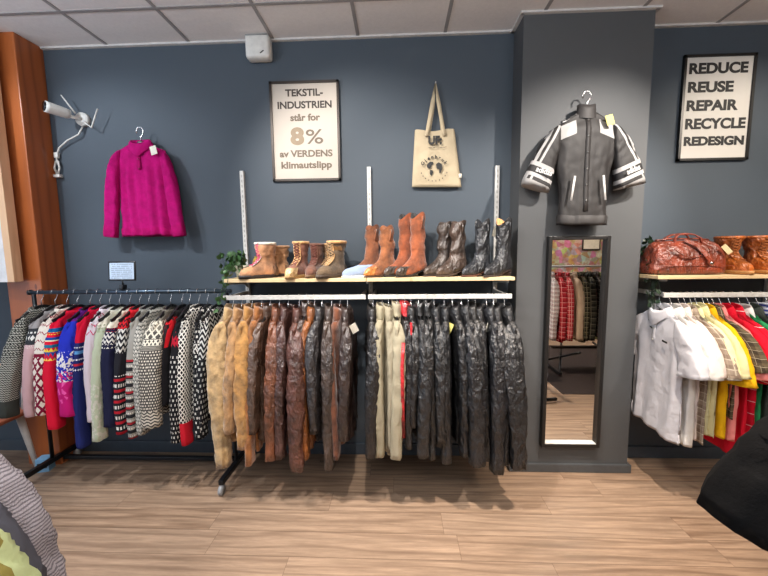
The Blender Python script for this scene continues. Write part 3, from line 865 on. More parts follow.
# ================================================================== SWEATERS
RZ90 = -PI / 2
W_, BK = (226, 222, 212), (28, 28, 32)
def K(n, c, pat=None): return cloth('knit_' + n, c, 'knit', pat)
zz = lambda p, a, q, t: (lambda u, v: zig(u, v, p, a, q, t))
dd = lambda p, q, t=.5: (lambda u, v: dots(u, v, p, q, t))
di = lambda p, q, t: (lambda u, v: diamond(u, v, p, q, t))
la = lambda p, q, w: (lambda u, v: lattice(u, v, p, q, w))
def rough_spots(sc_, thr):
    def f(u, v):
        nt = u.nt
        n = nt.nodes.new('ShaderNodeTexVoronoi'); n.inputs['Scale'].default_value = 1.0
        nt.links.new(combine(nt, u * sc_, v * sc_, 0.0), n.inputs['Vector'])
        return X(nt, n.outputs['Color']) > thr
    return f
SW = [
 # x, label, base, pattern, L, SL, sry, extras
 (-2.50, 'dark grey flecked sweater at the far left end of the sweater rack', (92, 94, 88), bands((58, 60, 56), [(-.2, .56, (176, 174, 164), zz(.016, .008, .014, .4)), (.05, .3, (40, 42, 40), dd(.02, .02, .4))]), .62, .58, .055, dict(spread=(.06, .07))),
 (-2.40, 'dusty pink sweater with a grey snowflake yoke', (196, 158, 160), bands((198, 160, 162), [(-.2, .10, (150, 146, 146), None), (.10, .20, (52, 54, 58), None), (.115, .135, (225, 222, 215), dd(.02, .02, .5)), (.14, .185, (225, 222, 215), di(.035, .045, .8)), (.20, .22, (224, 220, 214), dd(.012, .012, .5))]), .60, .58, .045, dict(tagm=M['paper'])),
 (-2.315, 'white sweater with a maroon lattice lower half', (222, 214, 202), bands((224, 216, 204), [(.27, .80, (126, 20, 52), la(.055, .07, .34)), (.27, .29, (126, 20, 52), None), (-.1, .25, (150, 40, 60), zz(.04, .02, .05, .14))]), .61, .58, .047, dict(tagm=M['kraft'])),
 (-2.24, 'bright red sweater with blue and yellow zigzag chest bands', (214, 22, 52), bands((216, 24, 54), [(.10, .125, (24, 96, 150), None), (.125, .14, (240, 200, 60), dd(.02, .015, .6)), (.155, .172, (30, 70, 150), None), (.172, .18, (235, 225, 190), None), (.20, .22, (30, 110, 140), None), (.22, .245, (240, 205, 70), zz(.03, .02, .06, .4)), (.245, .285, (30, 80, 150), zz(.03, .025, .05, .5)), (.285, .30, (245, 215, 90), zz(.03, .02, .03, .5))]), .70, .66, .048, dict(hw=.20)),
 (-2.145, 'royal blue sweater fading through white flecks to magenta', (40, 50, 170), bands((36, 48, 172), [(-.2, .06, (92, 30, 120), None), (.24, .45, (232, 226, 220), rough_spots(75, .52)), (.36, .45, (206, 40, 120), rough_spots(70, .5)), (.43, .9, (196, 26, 112), None), (.43, .9, (226, 84, 160), rough_spots(34, .68))]), .60, .57, .062, dict(tagm=M['kraft'], hw=.205)),
 (-2.075, 'red shouldered sweater with long navy sleeves', (36, 42, 96), bands((34, 42, 98), [(-.2, .20, (200, 20, 52), None), (.22, .235, (220, 220, 220), dd(.016, .015, .6)), (.25, .27, (90, 150, 200), None), (.29, .31, (220, 220, 225), dd(.02, .02, .6)), (.33, .345, (190, 40, 60), None), (.36, .38, (220, 220, 225), di(.02, .02, .8))]), .74, .80, .036, {}),
 (-2.005, 'pale lilac sweater with red zigzag trim', (206, 186, 196), bands((204, 190, 198), [(-.2, .09, (226, 214, 222), None), (.0, .16, (190, 40, 90), zz(.05, .03, .05, .16))]), .64, .62, .035, {}),
 (-1.935, 'pale sage green sweater with a white flecked yoke', (176, 184, 158), bands((178, 186, 160), [(-.2, .10, (226, 222, 206), None), (.08, .13, (160, 168, 140), dd(.02, .02)), (.45, .9, (200, 198, 184), rough_spots(60, .6))]), .74, .74, .04, {}),
 (-1.86, 'cream shouldered sweater with a navy body and snow band', (30, 32, 58), bands((28, 30, 56), [(-.2, .10, (228, 222, 204), None), (.10, .125, (150, 30, 50), dd(.02, .02, .5)), (.125, .20, (214, 210, 202), zz(.035, .02, .03, .5)), (.20, .225, (214, 210, 202), di(.03, .03, .7))]), .66, .64, .046, {}),
 (-1.79, 'red sweater with a black and white Nordic yoke and cuffs', (200, 34, 44), bands((34, 34, 40), [(-.2, .05, (212, 36, 48), None), (.05, .11, (206, 34, 44), lambda u, v: (u * 0.0 + 1.0) - zig(u, v, .03, .02, .03, .45)), (.11, .26, (208, 206, 200), zz(.04, .025, .04, .45)), (.40, .9, (170, 30, 44), lambda u, v: (v / .07).fr() < .25), (.40, .9, (214, 210, 204), lambda u, v: ((v / .07 + .5).fr() < .3) * ((u / .02).fr() < .5))]), .68, .70, .036, {}),
 (-1.725, 'plain mid grey sweater with red striped lower sleeves', (140, 138, 134), bands((144, 142, 136), [(.30, .9, (36, 36, 40), lambda u, v: (v / .05).fr() < .45), (.30, .9, (150, 34, 44), lambda u, v: (v / .10).fr() < .14), (.33, .9, (214, 208, 200), lambda u, v: ((v / .05 + .3).fr() < .2) * ((u / .014).fr() < .5))]), .70, .72, .034, {}),
 (-1.66, 'grey and white marled Nordic sweater', (170, 168, 160), bands((160, 158, 150), [(-.2, .9, (74, 74, 74), zz(.025, .012, .024, .3)), (.1, .9, (214, 210, 200), dd(.02, .024, .3))]), .68, .70, .036, {}),
 (-1.57, 'wide charcoal cardigan with a white dotted body and ribbed hem', (70, 68, 66), bands((72, 70, 68), [(-.2, .12, (110, 106, 98), None), (.06, .16, (204, 198, 182), la(.04, .05, .28)), (.165, .20, (214, 208, 192), lambda u, v: lattice(u, v, .022, .035, .4)), (.20, .23, (150, 146, 136), lambda u, v: (v / .008).fr() < .5), (.235, .60, (206, 200, 186), dd(.016, .018, .5)), (.60, .9, (196, 190, 176), zz(.04, .012, .02, .5))]), .68, .62, .07, dict(hw=.225, spread=(.06, .07))),
 (-1.49, 'red fronted cardigan with a black patterned edge', (196, 30, 40), bands((190, 28, 38), [(-.2, .04, (40, 38, 40), None), (.22, .9, (30, 30, 34), None), (.0, .22, (36, 34, 36), lambda u, v: (u / .06).fr() < .35)]), .56, .50, .032, dict(hw=.19)),
 (-1.435, 'black sweater with a crimson rosette and white flecks', (24, 24, 28), bands((24, 24, 28), [(.12, .25, (160, 24, 44), di(.09, .12, 1.25)), (.15, .22, (40, 20, 26), di(.045, .05, .6)), (.26, .9, (196, 192, 186), dd(.022, .03, .32))]), .76, .74, .044, {}),
 (-1.37, 'black sweater with white lozenge sleeve panels and red cuffs', (26, 26, 30), bands((26, 26, 30), [(-.05, .9, (214, 210, 202), la(.026, .034, .3)), (.72, .9, (190, 28, 44), None)]), .72, .78, .034, {}),
 (-1.31, 'black knit sweater with small white crosses', (28, 28, 30), bands((26, 27, 30), [(.0, .9, (190, 188, 182), lambda u, v: dots(u, v, .035, .03, .35)), (.2, .26, (200, 198, 190), zz(.03, .02, .03, .4))]), .74, .72, .036, {}),
 (-1.245, 'black and grey Nordic sweater beside the tan suede jackets', (34, 34, 38), bands((30, 31, 35), [(-.1, .3, (190, 190, 186), zz(.045, .03, .035, .4)), (.30, .9, (176, 176, 172), dd(.03, .035, .4))]), .72, .72, .04, {}),
]
for i, (x, lb, c, pat, L, SL, sry, ex) in enumerate(SW):
    ex = dict(ex)
    m = K(str(i), c, pat)
    sp = ex.pop('spread', (.03, .035)); hw = ex.pop('hw', .19)
    jz = random.Random(i).uniform(-.01, .01)
    garment('sweater', lb, 'sweater', 'patterned sweaters on the left rack', (x, 2.33, LZ - .110 + jz), RZ90 + R(random.Random(i + 40).uniform(-5, 5)), m,
            L=L, SL=SL, hw=hw, topk=.5, th=.030 if sry < .06 else .042, sry=(sry * .92, sry * .72), srx=(.05, .04), spread=sp, collar='crew', cuff=(m, .05), seed=100 + i, fold=.9, neck=.085, front=1, drop=.075, **ex)
    hanger(x, 2.33, LZ, RZ90 + R(random.Random(i + 40).uniform(-5, 5)), 'black hanger of the ' + ' '.join(lb.split()[:12]), 'hangers on the left rack')

# ================================================================== LEATHER JACKETS
JK = [
 # x, kind, colour, L, SL, sry, hw, label, extras
 (-1.105, 'suede', (214, 182, 124), .80, .86, .062, .205, 'light tan suede jacket, first on the rail beside the sweaters', dict(tagm=M['kraft'], collar='fold', hem=1)),
 (-1.045, 'suede', (196, 152, 96), .80, .76, .040, .20, 'pale camel suede jacket, second from the sweaters', dict(collar='fold', hem=1)),
 (-.975, 'suede', (206, 154, 80), .78, .74, .056, .205, 'golden tan suede jacket with a short hem', dict(collar='fold', hem=1)),
 (-.91, 'suede', (180, 116, 54), .88, .84, .032, .20, 'ochre suede jacket with long sleeves', dict(collar='fold')),
 (-.855, 'leather', (122, 92, 74), .80, .76, .038, .20, 'taupe brown leather jacket with a tall collar', dict(collar='stand')),
 (-.79, 'leather', (150, 88, 56), .82, .80, .042, .20, 'smooth rust brown leather jacket', dict(collar='fold')),
 (-.73, 'leather', (98, 62, 54), .84, .80, .038, .20, 'plum brown leather jacket', dict(collar='fold')),
 (-.655, 'leather', (112, 66, 52), .92, .84, .058, .215, 'large reddish brown leather jacket with a chest seam', dict(collar='fold', spread=(.06, .06))),
 (-.60, 'leather', (80, 58, 50), .80, .76, .032, .195, 'dark brown leather jacket with an upturned collar', dict(collar='stand')),
 (-.555, 'leather', (178, 104, 48), .86, .80, .034, .20, 'orange tan leather jacket', dict(collar='fold')),
 (-.505, 'leather', (64, 60, 62), .80, .76, .040, .205, 'blue grey leather jacket between the brown ones', dict(collar='fold')),
 (-.44, 'leather', (86, 70, 62), .88, .86, .038, .20, 'dull brown leather jacket with a long sleeve', dict(collar='fold')),
 (-.385, 'suede', (120, 66, 34), .84, .80, .026, .19, 'narrow chestnut suede jacket', dict(collar='fold')),
 (-.335, 'leather', (66, 48, 42), .80, .80, .042, .20, 'dark chocolate leather jacket, last of the brown ones', dict(collar='fold', tagm=M['paper'])),
 (-.165, 'leather', (52, 44, 40), .84, .80, .046, .205, 'espresso leather jacket, first after the middle upright', dict(collar='fold', tagm=M['paper'])),
 (-.105, 'cotton', (150, 142, 120), .84, .78, .034, .20, 'stone beige jacket beside the espresso leather one', dict(collar='fold')),
 (-.062, 'cotton', (152, 144, 124), .88, .86, .026, .195, 'thin stone beige jacket between two beige ones', dict(collar='fold')),
 (-.008, 'cotton', (160, 152, 130), .82, .78, .046, .205, 'cream beige jacket beside the red trimmed one', dict(collar='stand')),
 (.045, 'leather', (46, 44, 46), .80, .76, .032, .20, 'black leather jacket with red trim', dict(collar='stand', collar_mat='red', red=1)),
 (.085, 'leather', (48, 46, 46), .78, .74, .032, .195, 'slim black leather jacket beside the red trimmed one', dict(collar='fold')),
 (.135, 'leather', (66, 66, 66), .86, .80, .050, .21, 'charcoal leather jacket with a ribbed hem', dict(collar='stand', hem=1, spread=(.05, .05))),
 (.185, 'leather', (50, 49, 48), .84, .82, .028, .195, 'thin black leather jacket beside the charcoal one', dict(collar='stand')),
 (.235, 'leather', (62, 62, 62), .86, .84, .040, .20, 'grey black leather jacket with piped seams', dict(collar='fold')),
 (.30, 'leather', (44, 45, 48), .90, .84, .042, .205, 'black leather jacket just left of the yellow tagged one', dict(collar='fold')),
 (.355, 'leather', (46, 46, 48), .84, .80, .034, .20, 'black leather jacket wearing a yellow tag', dict(collar='fold', tagm=M['yellow_tag'])),
 (.415, 'leather', (56, 56, 58), .86, .84, .060, .215, 'bulky black bomber jacket with a gathered cuff', dict(collar='fold', cuff=1, spread=(.055, .055))),
 (.46, 'leather', (58, 54, 50), .90, .84, .030, .20, 'brownish black leather jacket beside the bomber', dict(collar='fold')),
 (.505, 'leather', (40, 40, 42), .86, .82, .036, .20, 'plain black leather jacket wearing a small white tag', dict(collar='fold', tagm=M['paper'])),
 (.575, 'leather', (50, 51, 55), .92, .88, .056, .215, 'pebbled black leather jacket with a wide collar', dict(collar='fold', spread=(.05, .05))),
 (.62, 'leather', (52, 50, 50), .90, .84, .032, .20, 'black leather jacket second from the pillar', dict(collar='fold', tagm=M['paper'])),
 (.69, 'leather', (50, 50, 51), .88, .84, .062, .21, 'big black leather jacket nearest the pillar', dict(collar='fold', cuff=1, spread=(.055, .06), tagm=M['paper'])),
]
redl = cloth('red_leather', (196, 40, 48), 'leather')
for i, (x, kind, c, L, SL, sry, hw, lb, ex) in enumerate(JK):
    ex = dict(ex); rd = random.Random(i * 7 + 3)
    if x > -.3 and kind == 'leather': c = (c[0] * .46, c[1] * .48, c[2] * .52); L -= .03; SL -= .03
    elif kind == 'leather': c = tuple(v * .72 for v in c)
    elif kind == 'suede': c = (c[0] * .80, c[1] * .78, c[2] * .80)
    m = cloth('%s_%d' % (kind, i), c, kind)
    if i % 3 == 1 and sry < .055: SL -= .13
    if i % 2 and 'cuff' not in ex: ex['cuff'] = (m, .05)
    if ex.pop('hem', 0): ex['hem'] = m
    if ex.get('cuff') == 1: ex['cuff'] = (m, .06)
    red = ex.pop('red', 0); ab = ex.pop('armband', 0)
    if ex.get('collar_mat') == 'red': ex['collar_mat'] = redl
    sp = ex.pop('spread', (.035, .035))
    a = RZ90 + R(rd.uniform(-5, 5)) + (R(4) if x > .3 else 0)
    front = 1 if x < .1 else -1
    loc = (x, 2.265, RZ - .088 + rd.uniform(-.008, .008))
    g_ = garment('leather_jacket' if kind != 'cotton' else 'jacket', lb, 'jacket', 'brown jackets on the wall rail' if x < -.3 else 'black and beige jackets on the wall rail',
            loc, a, m, L=L, SL=SL, hw=hw, th=.030, topk=.62, sry=(sry * .98, sry * .70), srx=(.052, .044), spread=sp, seed=300 + i, fold=1.0, wr=1.5, front=front,
            neck=.07, drop=.07, zipm=M['zip'] if rd.random() < .5 else None, **ex)
    if red:
        MB().strip([(.235, -.02, -.16), (.262, -.03, -.3), (.27, -.03, -.5), (.262, -.028, -.74)], .02, .006, (0, 1, 0)).build('red_stripe', redl, g_)
        MB().box((.17, front * .03, -.10), (.05, .012, .09)).build('red_patch', redl, g_, True, .004)
    if ab:
        MB().strip([(.283, .035 * math.cos(q), -.30 + .012 * math.cos(q)) for q in [R(w) for w in range(0, 181, 20)]], .012, .004, (0, 0, 1)).build('arm_seam', m, g_)
    hanger(x, 2.265, RZ, a, 'black hanger under the ' + lb, 'hangers on the wall rails', 'wall')

# ================================================================== POLO SHIRTS
cot = lambda n, c, p=None: cloth('cotton_' + n, c, 'cotton', p)
PO = [
 (1.675, (206, 206, 212), None, .79, .28, 'white polo shirt facing out at the pillar end of the rail', 1),
 (1.74, (214, 212, 208), None, .80, .28, 'plain white polo shirt right behind the front one', 0),
 (1.79, (226, 212, 204), None, .76, .27, 'pinkish white polo shirt, third from the pillar', 0),
 (1.828, (176, 164, 148), plaid((160, 146, 130), (128, 112, 98), (196, 188, 170), .05), .78, .28, 'beige and brown plaid shirt', 0),
 (1.863, (222, 216, 170), None, .72, .26, 'pale lemon polo shirt', 0),
 (1.895, (214, 206, 158), None, .74, .28, 'straw coloured polo shirt before the yellow one', 0),
 (1.94, (228, 176, 20), None, .74, .32, 'bright yellow polo shirt', 0),
 (1.972, (70, 58, 46), plaid((60, 52, 42), (96, 84, 64), (150, 140, 120), .04), .62, .24, 'short dark brown patterned shirt', 0),
 (2.0, (222, 132, 128), None, .76, .28, 'salmon pink polo shirt', 0),
 (2.045, (206, 20, 44), None, .88, .28, 'plain red polo shirt', 0),
 (2.1, (200, 18, 42), stripes((202, 18, 44), (226, 190, 190), .075, .05), .84, .32, 'red polo shirt with thin pale stripes', 0),
 (2.16, (40, 140, 84), None, .74, .28, 'green polo shirt with a white collar', 0),
 (2.215, (60, 66, 62), None, .80, .28, 'dark grey green shirt', 0),
 (2.27, (110, 124, 190), stripes((216, 220, 230), (60, 70, 150), .024, .5), .72, .28, 'blue and white striped shirt', 0),
 (2.33, (120, 124, 128), None, .76, .28, 'mid grey polo shirt', 0),
 (2.39, (44, 46, 50), None, .76, .28, 'black polo shirt past the grey one', 0),
]
for i, (x, c, pat, L, SL, lb, ft) in enumerate(PO):
    rd = random.Random(i * 5 + 11)
    m = cot(str(i), c, pat)
    a = RZ90 + R(rd.uniform(-4, 4))
    ex = {}
    if i == 11: ex['collar_mat'] = cot('white_collar', (222, 226, 222))
    g_ = garment('polo_shirt', lb, 'shirt', 'short sleeved shirts on the right rail', (x, 2.27, RZ - .09 + rd.uniform(-.006, .006)), a, m, L=L, SL=SL * .92, hw=.215,
            th=.028 if i < 2 else .020, sry=(.042, .05) if i < 2 else (.028, .034), srx=(.07, .078), spread=(.045, .075), short=True, collar='polo', seed=500 + i, fold=1.0, front=-1, drop=.075, neck=.072,
            placket=(m, .17) if i < 4 else None, buttons=M['white_plastic'] if i < 2 else None, hemslope=-.05, cuff=(m, .02), **ex)
    if ft:
        MB().box((.105, -.043, -.185), (.038, .004, .011), ry=.15).build('chest_logo', M['ink'], g_, True)
    hanger(x, 2.27, RZ, a, 'black hanger under the ' + lb, 'hangers on the right rail', 'wall')
for i in range(12):
    pass

# ================================================================== FOOTWEAR
def boot(lb, group, loc, rz, H, c, kind='suede', style='cowboy', shaft=.05, s=1.0, sole=(50, 40, 34), toe=None, laces=None, lining=None, tagm=None, heel=.03, seed=0, cat='boot', name='boot', scallop=.03, slouch=0, toecap=None, widen=1.0):
    t = thing(name, lb, cat, loc, rz, group)
    rnd = random.Random(seed); off = Vector((rnd.uniform(0, 50), 3, 1))
    um = cloth('boot_%s_%d' % (style, seed), c, kind)
    pointy = style == 'cowboy'
    h0 = heel if style == 'cowboy' else .0
    hs = H - .02
    Z = [.0, .008, .025, .042, .058, .072, .088, .105, .13]
    F = [.185, .195, .192, .178, .150, .118, .090, .068, .056]
    B = [.070, .076, .078, .076, .072, .068, .066, .064, .062]
    Wd = [.036, .042, .046, .045, .043, .041, .040, .040, .041]
    if not pointy: F = [.180, .190, .190, .180, .158, .118, .086, .064, .050]; B = [.070, .078, .080, .078, .072, .064, .058, .054, .052]; Wd = [.042, .048, .050, .050, .046, .041, .038, .036, .037]
    k = 10
    for i in range(1, k + 1):
        z = .13 + (hs - .13) * i / k
        u = i / k
        Z.append(z); F.append(.056 + (shaft * 1.12 - .056) * sstep(0, .8, u)); B.append(.062 + (shaft * 1.2 - .062) * sstep(0, .8, u)); Wd.append(.041 + (shaft * .95 - .041) * sstep(0, .9, u))
    n = 30
    def lift(x): return h0 * sstep(.10, -.01, x)
    G = []
    for r_, (z, f, b, w) in enumerate(zip(Z, F, B, Wd)):
        row = []
        top = (z - .13) / (hs - .13)
        for j in range(n):
            a = 2 * PI * j / n
            ca, sa = math.cos(a), math.sin(a)
            x = (f if ca > 0 else b) * ca
            y = w * sa * widen
            if ca > 0 and z < .07: y *= (1 - (.42 if pointy else .1) * ca ** 2 * (1 - z / .09)) if pointy else (1 + .12 * ca * (1 - ca ** 6))
            z2 = z
            if top > 0 and style == 'cowboy': z2 += scallop * (abs(sa) ** 2 - .5) * sstep(.5, 1, top)
            nn = noise.noise(Vector((x * 16, y * 16, z * 22 + a * .1)) + off)
            nn += .5 * noise.noise(Vector((x * 45, y * 45, z * 60)) + off)
            wv_ = .007 * nn * (1.5 if .08 < z < .24 else .8)
            x += wv_ * ca * 1.2 + slouch * .012 * math.sin(z * 55 + seed) * sstep(.08, .12, z); y += wv_ * sa
            row.append(Vector((x * s, y * s, (z2 + lift(x) * (1 if z < .12 else 1) + .012) * s)))
        G.append(row)
    inn = [[Vector((p.x * .88, p.y * .86, p.z - .002)) for p in G[-1]], [Vector((p.x * .84, p.y * .8, p.z - .06 * s)) for p in G[-1]]]
    MB().grid(G, True, True, False, flip=False).build('upper', um, t)
    lm = lining or um
    MB().grid([G[-1]] + inn, True, False, True).build('lining', lm, t)
    if not pointy:
        ring = [(p + G[-2][j]) / 2 for j, p in enumerate(G[-1])]
        cr = []
        c_ = sum(ring, Vector()) / n
        for q in range(9):
            b_ = 2 * PI * q / 8
            cr.append([p + (p - c_).normalized() * (.001 + .006 * math.cos(b_)) + Vector((0, 0, .010 * math.sin(b_))) for p in ring])
        MB().grid(cr, True).build('padded_cuff', lm, t)
        rw = []
        for row in G[:6]:
            pts = sorted(row, key=lambda p: p.x)[:13]; pts.sort(key=lambda p: p.y)
            rw.append([Vector((p.x * 1.02 - .002, p.y * 1.05, p.z)) for p in pts])
        MB().grid(rw, False).build('heel_counter', cloth('counter_%d' % seed, tuple(v * .7 for v in c), 'leather'), t)
    # sole
    sm = plain('sole_%d' % seed, sole, .6)
    S = []
    th = .009 if pointy else .022
    for zz_, k_ in ((th, 1.03), (th, 1.07), (0, 1.06), (0, .9)):
        row = []
        for j in range(n):
            a = 2 * PI * j / n; ca, sa = math.cos(a), math.sin(a)
            x = (.188 if ca > 0 else .074) * ca * k_; y = (.040 if pointy else .047) * sa * k_ * widen
            if ca > 0: y *= (1 - .42 * ca ** 2) if pointy else (1 + .12 * ca * (1 - ca ** 6))
            row.append(Vector((x * s, y * s, (zz_ + lift(x) + .002) * s)))
        S.append(row)
    so_ = MB().grid(S, True, True, True).build('sole', sm, t)
    if pointy:
        Hh = []
        for zz_, k_ in ((heel + .004, 1.0), (.0, .82)):
            row = []
            for j in range(20):
                a = 2 * PI * j / 20; ca, sa = math.cos(a), math.sin(a)
                x = -.04 + (.02 if ca > 0 else .036) * ca * k_; row.append(Vector((x * s, .034 * sa * k_ * s, zz_ * s)))
            Hh.append(row)
        MB().grid(Hh, True, True, True).build('heel', sm, so_)
        for sy in (-1, 1):
            MB().strip([(0.0, sy * shaft * .98 * s, (H - .075) * s), (0, sy * shaft * 1.05 * s, (H + .004) * s), (0, sy * shaft * .86 * s, (H - .01) * s)], .022 * s, .003, (1, 0, 0)).build('pull_strap', um, t)
    if toecap:
        tm = cloth('toecap_%d' % seed, toecap, 'leather')
        C = []
        for row in G[:5]:
            C.append([p + Vector((.0025, 0, .0015)) for p in row if p.x > .105 * s])
        m_ = min(len(r) for r in C)
        rows_ = []
        for row in G[:5]:
            pts = sorted([p for p in row], key=lambda p: -p.x)[:9]
            pts.sort(key=lambda p: p.y)
            rows_.append([Vector((p.x * 1.02 + .002, p.y * 1.07, p.z + .001)) for p in pts])
        MB().grid(rows_, False).build('toe_cap', tm, t)
    if laces:
        lc = plain('lace_%d' % seed, laces, .8)
        m = MB(); 
        zs = [.075 + (H - .10) * q / 8 for q in range(9)]
        def fx(z): return interp(list(zip(Z, F)), z)
        prevp = None
        tg = []
        for q in range(8):
            z0, z1 = zs[q], zs[q + 1]
            for sg in (-1, 1):
                m.tube([((fx(z0) * .96 + .004) * s, sg * .022 * s, (z0 + .012) * s), ((fx((z0 + z1) / 2) + .006) * s, 0, ((z0 + z1) / 2 + .012) * s), ((fx(z1) * .96 + .004) * s, -sg * .022 * s, (z1 + .012) * s)], .0028 * s, 6)
        m.build('laces', lc, t)
        tg = []
        for q in range(9):
            z = .07 + (H - .085) * q / 8
            f = fx(min(z, Z[-1]))
            tg.append([Vector(((f * (.99 if abs(y) < .01 else .95) + .001) * s, y * s, (z + .012) * s)) for y in (-.026, -.012, 0, .012, .026)])
        MB().grid(tg, False).build('tongue', lining or um, t)
    if tagm:
        MB().box((.0, 0, 0), (.045, .002, .07)).build('price_tag', tagm, t, False, loc=(-.0 * s, -.062 * s, (H - .05) * s)).rotation_euler = (0, R(15), R(-rz * 57.3 + 20))
    return t
BG = 'boots on the left shelf'
sandlin = cloth('sand_lining', (206, 160, 106), 'suede')
def D(deg): return R(deg)
ZS = SZ + .0005
boot('tan hiking boot with pink laces and a white tag', BG, (-.905, 2.38, ZS), D(228), .245, (176, 128, 92), 'suede', 'hiker', .058, 1.0, (40, 32, 30), laces=(206, 60, 110), lining=cloth('white_fleece', (210, 200, 186), 'suede'), tagm=M['paper'], seed=1, widen=1.05)
boot('tan hiking boot standing behind the pink laced one', BG, (-.85, 2.50, ZS), D(215), .235, (172, 128, 90), 'suede', 'hiker', .055, .95, (60, 46, 38), laces=(150, 110, 80), seed=2)
boot('reddish brown lace-up boot with a cream toe', BG, (-.665, 2.40, ZS), D(255), .25, (136, 88, 70), 'suede', 'hiker', .052, 1.0, (186, 150, 100), laces=(110, 60, 50), lining=sandlin, seed=3, toecap=(198, 166, 120))
boot('reddish brown lace-up boot beside its pair', BG, (-.565, 2.44, ZS), D(262), .24, (112, 74, 58), 'suede', 'hiker', .050, .98, (120, 92, 66), laces=(110, 60, 50), seed=4)
boot('olive brown lace-up boot with a fringed tan top', BG, (-.415, 2.38, ZS), D(238), .245, (98, 80, 60), 'suede', 'hiker', .058, 1.02, (70, 56, 44), laces=(170, 140, 104), lining=sandlin, seed=5)
boot('olive brown lace-up boot behind the fringed one', BG, (-.47, 2.50, ZS), D(225), .235, (86, 70, 54), 'suede', 'hiker', .055, 1.0, (70, 56, 44), laces=(150, 120, 90), lining=sandlin, seed=6)
def shoe(lb, loc, rz, c, s=1.0, seed=0, cat='shoe'):
    t = thing('low_shoe', lb, cat, loc, rz, 'low shoes on the left shelf')
    Z = [0, .01, .03, .05, .065, .078]; F = [.125, .13, .125, .10, .04, .01]; B = [.11, .115, .113, .11, .105, .10]; Wd = [.036, .042, .043, .04, .036, .032]
    G = []
    for z, f, b, w in zip(Z, F, B, Wd):
        G.append([Vector(((f if math.cos(a) > 0 else b) * math.cos(a) * s, w * math.sin(a) * s, (z + .012 + .003 * noise.noise(Vector((a, z * 40, seed)))) * s)) for a in [2 * PI * j / 28 for j in range(28)]])
    G.append([Vector((p.x * .85 - .006, p.y * .8, p.z - .03)) for p in G[-1]])
    MB().grid(G, True, True, True).build('upper', cloth('shoe_%d' % seed, c, 'cotton'), t)
    S = [[Vector(((.134 if math.cos(a) > 0 else .118) * math.cos(a) * s * k, .043 * math.sin(a) * s * k, z * s)) for a in [2 * PI * j / 28 for j in range(28)]] for z, k in ((.014, 1.0), (.002, 1.0), (0, .95))]
    MB().grid(S, True, True, True).build('sole', M['white_plastic'], t)
    return t
shoe('pale blue and white low shoe between boots on the shelf', (-.255, 2.33, ZS), D(192), (140, 156, 182), .92, 1)
shoe('black low shoe behind the pale blue one', (-.25, 2.46, ZS), D(160), (30, 32, 36), 1.1, 2)
tan = (122, 70, 40)
boot('tan western boot in front of the middle upright', BG, (-.175, 2.42, ZS), D(222), .325, tan, 'suede', 'cowboy', .045, .98, (70, 44, 28), seed=7, slouch=.4, toecap=(160, 104, 50), tagm=None)
boot('tan western boot right of the middle upright', BG, (-.075, 2.40, ZS), D(222), .32, (138, 82, 46), 'suede', 'cowboy', .045, .98, (70, 44, 28), seed=8, slouch=.4, toecap=(170, 108, 52))
boot('tall orange suede boot, left one of its pair', BG, (.055, 2.45, ZS), D(222), .395, (136, 70, 38), 'suede', 'cowboy', .045, 1.0, (30, 26, 24), seed=9, slouch=.3, toecap=(54, 44, 38), lining=cloth('black_cuff', (26, 24, 24), 'suede'))
boot('tall orange suede boot with black toe, right one of its pair', BG, (.135, 2.40, ZS), D(222), .395, (144, 76, 42), 'suede', 'cowboy', .047, 1.0, (30, 26, 24), seed=10, slouch=.3, toecap=(54, 44, 38), lining=cloth('black_cuff2', (26, 24, 24), 'suede'))
boot('dark brown wrinkled leather boot, left one of its pair', BG, (.325, 2.46, ZS), D(218), .345, (62, 52, 46), 'leather', 'cowboy', .045, 1.0, (50, 36, 30), seed=11, slouch=.8, scallop=.01)
boot('dark brown wrinkled leather boot, right one of its pair', BG, (.405, 2.40, ZS), D(218), .345, (70, 56, 48), 'leather', 'cowboy', .047, 1.0, (60, 44, 34), seed=12, slouch=.8, scallop=.01)
boot('black western boot with a deep notched top', BG, (.565, 2.38, ZS), D(218), .335, (40, 42, 46), 'leather', 'cowboy', .048, 1.0, (90, 50, 34), seed=13, scallop=.05, tagm=None)
boot('lone black western boot with tan lining at the shelf end', BG, (.70, 2.36, ZS), D(218), .345, (38, 39, 42), 'leather', 'cowboy', .050, 1.0, (50, 36, 30), seed=14, scallop=.035, lining=cloth('tan_lining', (206, 150, 92), 'suede'), tagm=M['paper'])
AB = (160, 84, 30)
boot('tan laced ankle boot beside the leather bag', 'ankle boots on the right shelf', (2.215, 2.45, ZS), D(262), .235, AB, 'leather', 'hiker', .062, 1.06, (196, 140, 80), laces=(150, 84, 34), seed=15, slouch=.2, widen=1.15)
boot('tan laced ankle boot nearest the right edge', 'ankle boots on the right shelf', (2.385, 2.44, ZS), D(262), .235, AB, 'leather', 'hiker', .064, 1.06, (196, 140, 80), laces=(150, 84, 34), seed=16, slouch=.2, widen=1.15)
# pompom on the laces behind the bag
t = thing('pompom_slipper', 'dark slipper with a pompom tucked behind the ankle boot', 'slipper', (2.10, 2.52, ZS), 0)
m = MB()
for q in range(26):
    rd = random.Random(q); v = Vector((rd.gauss(0, 1), rd.gauss(0, 1), rd.gauss(0, 1))).normalized()
    p = Vector((.035, -.05, .175)); m.tube([p, p + v * .034], [.007, .009], 5)
m.build('pompom', M['ink'], t)
MB().tube([(0, 0, 0), (0, 0, .09), (.02, -.03, .15)], [.05, .045, .035], 14).build('shaft', plain('dark_felt', (40, 34, 36), .9), t)

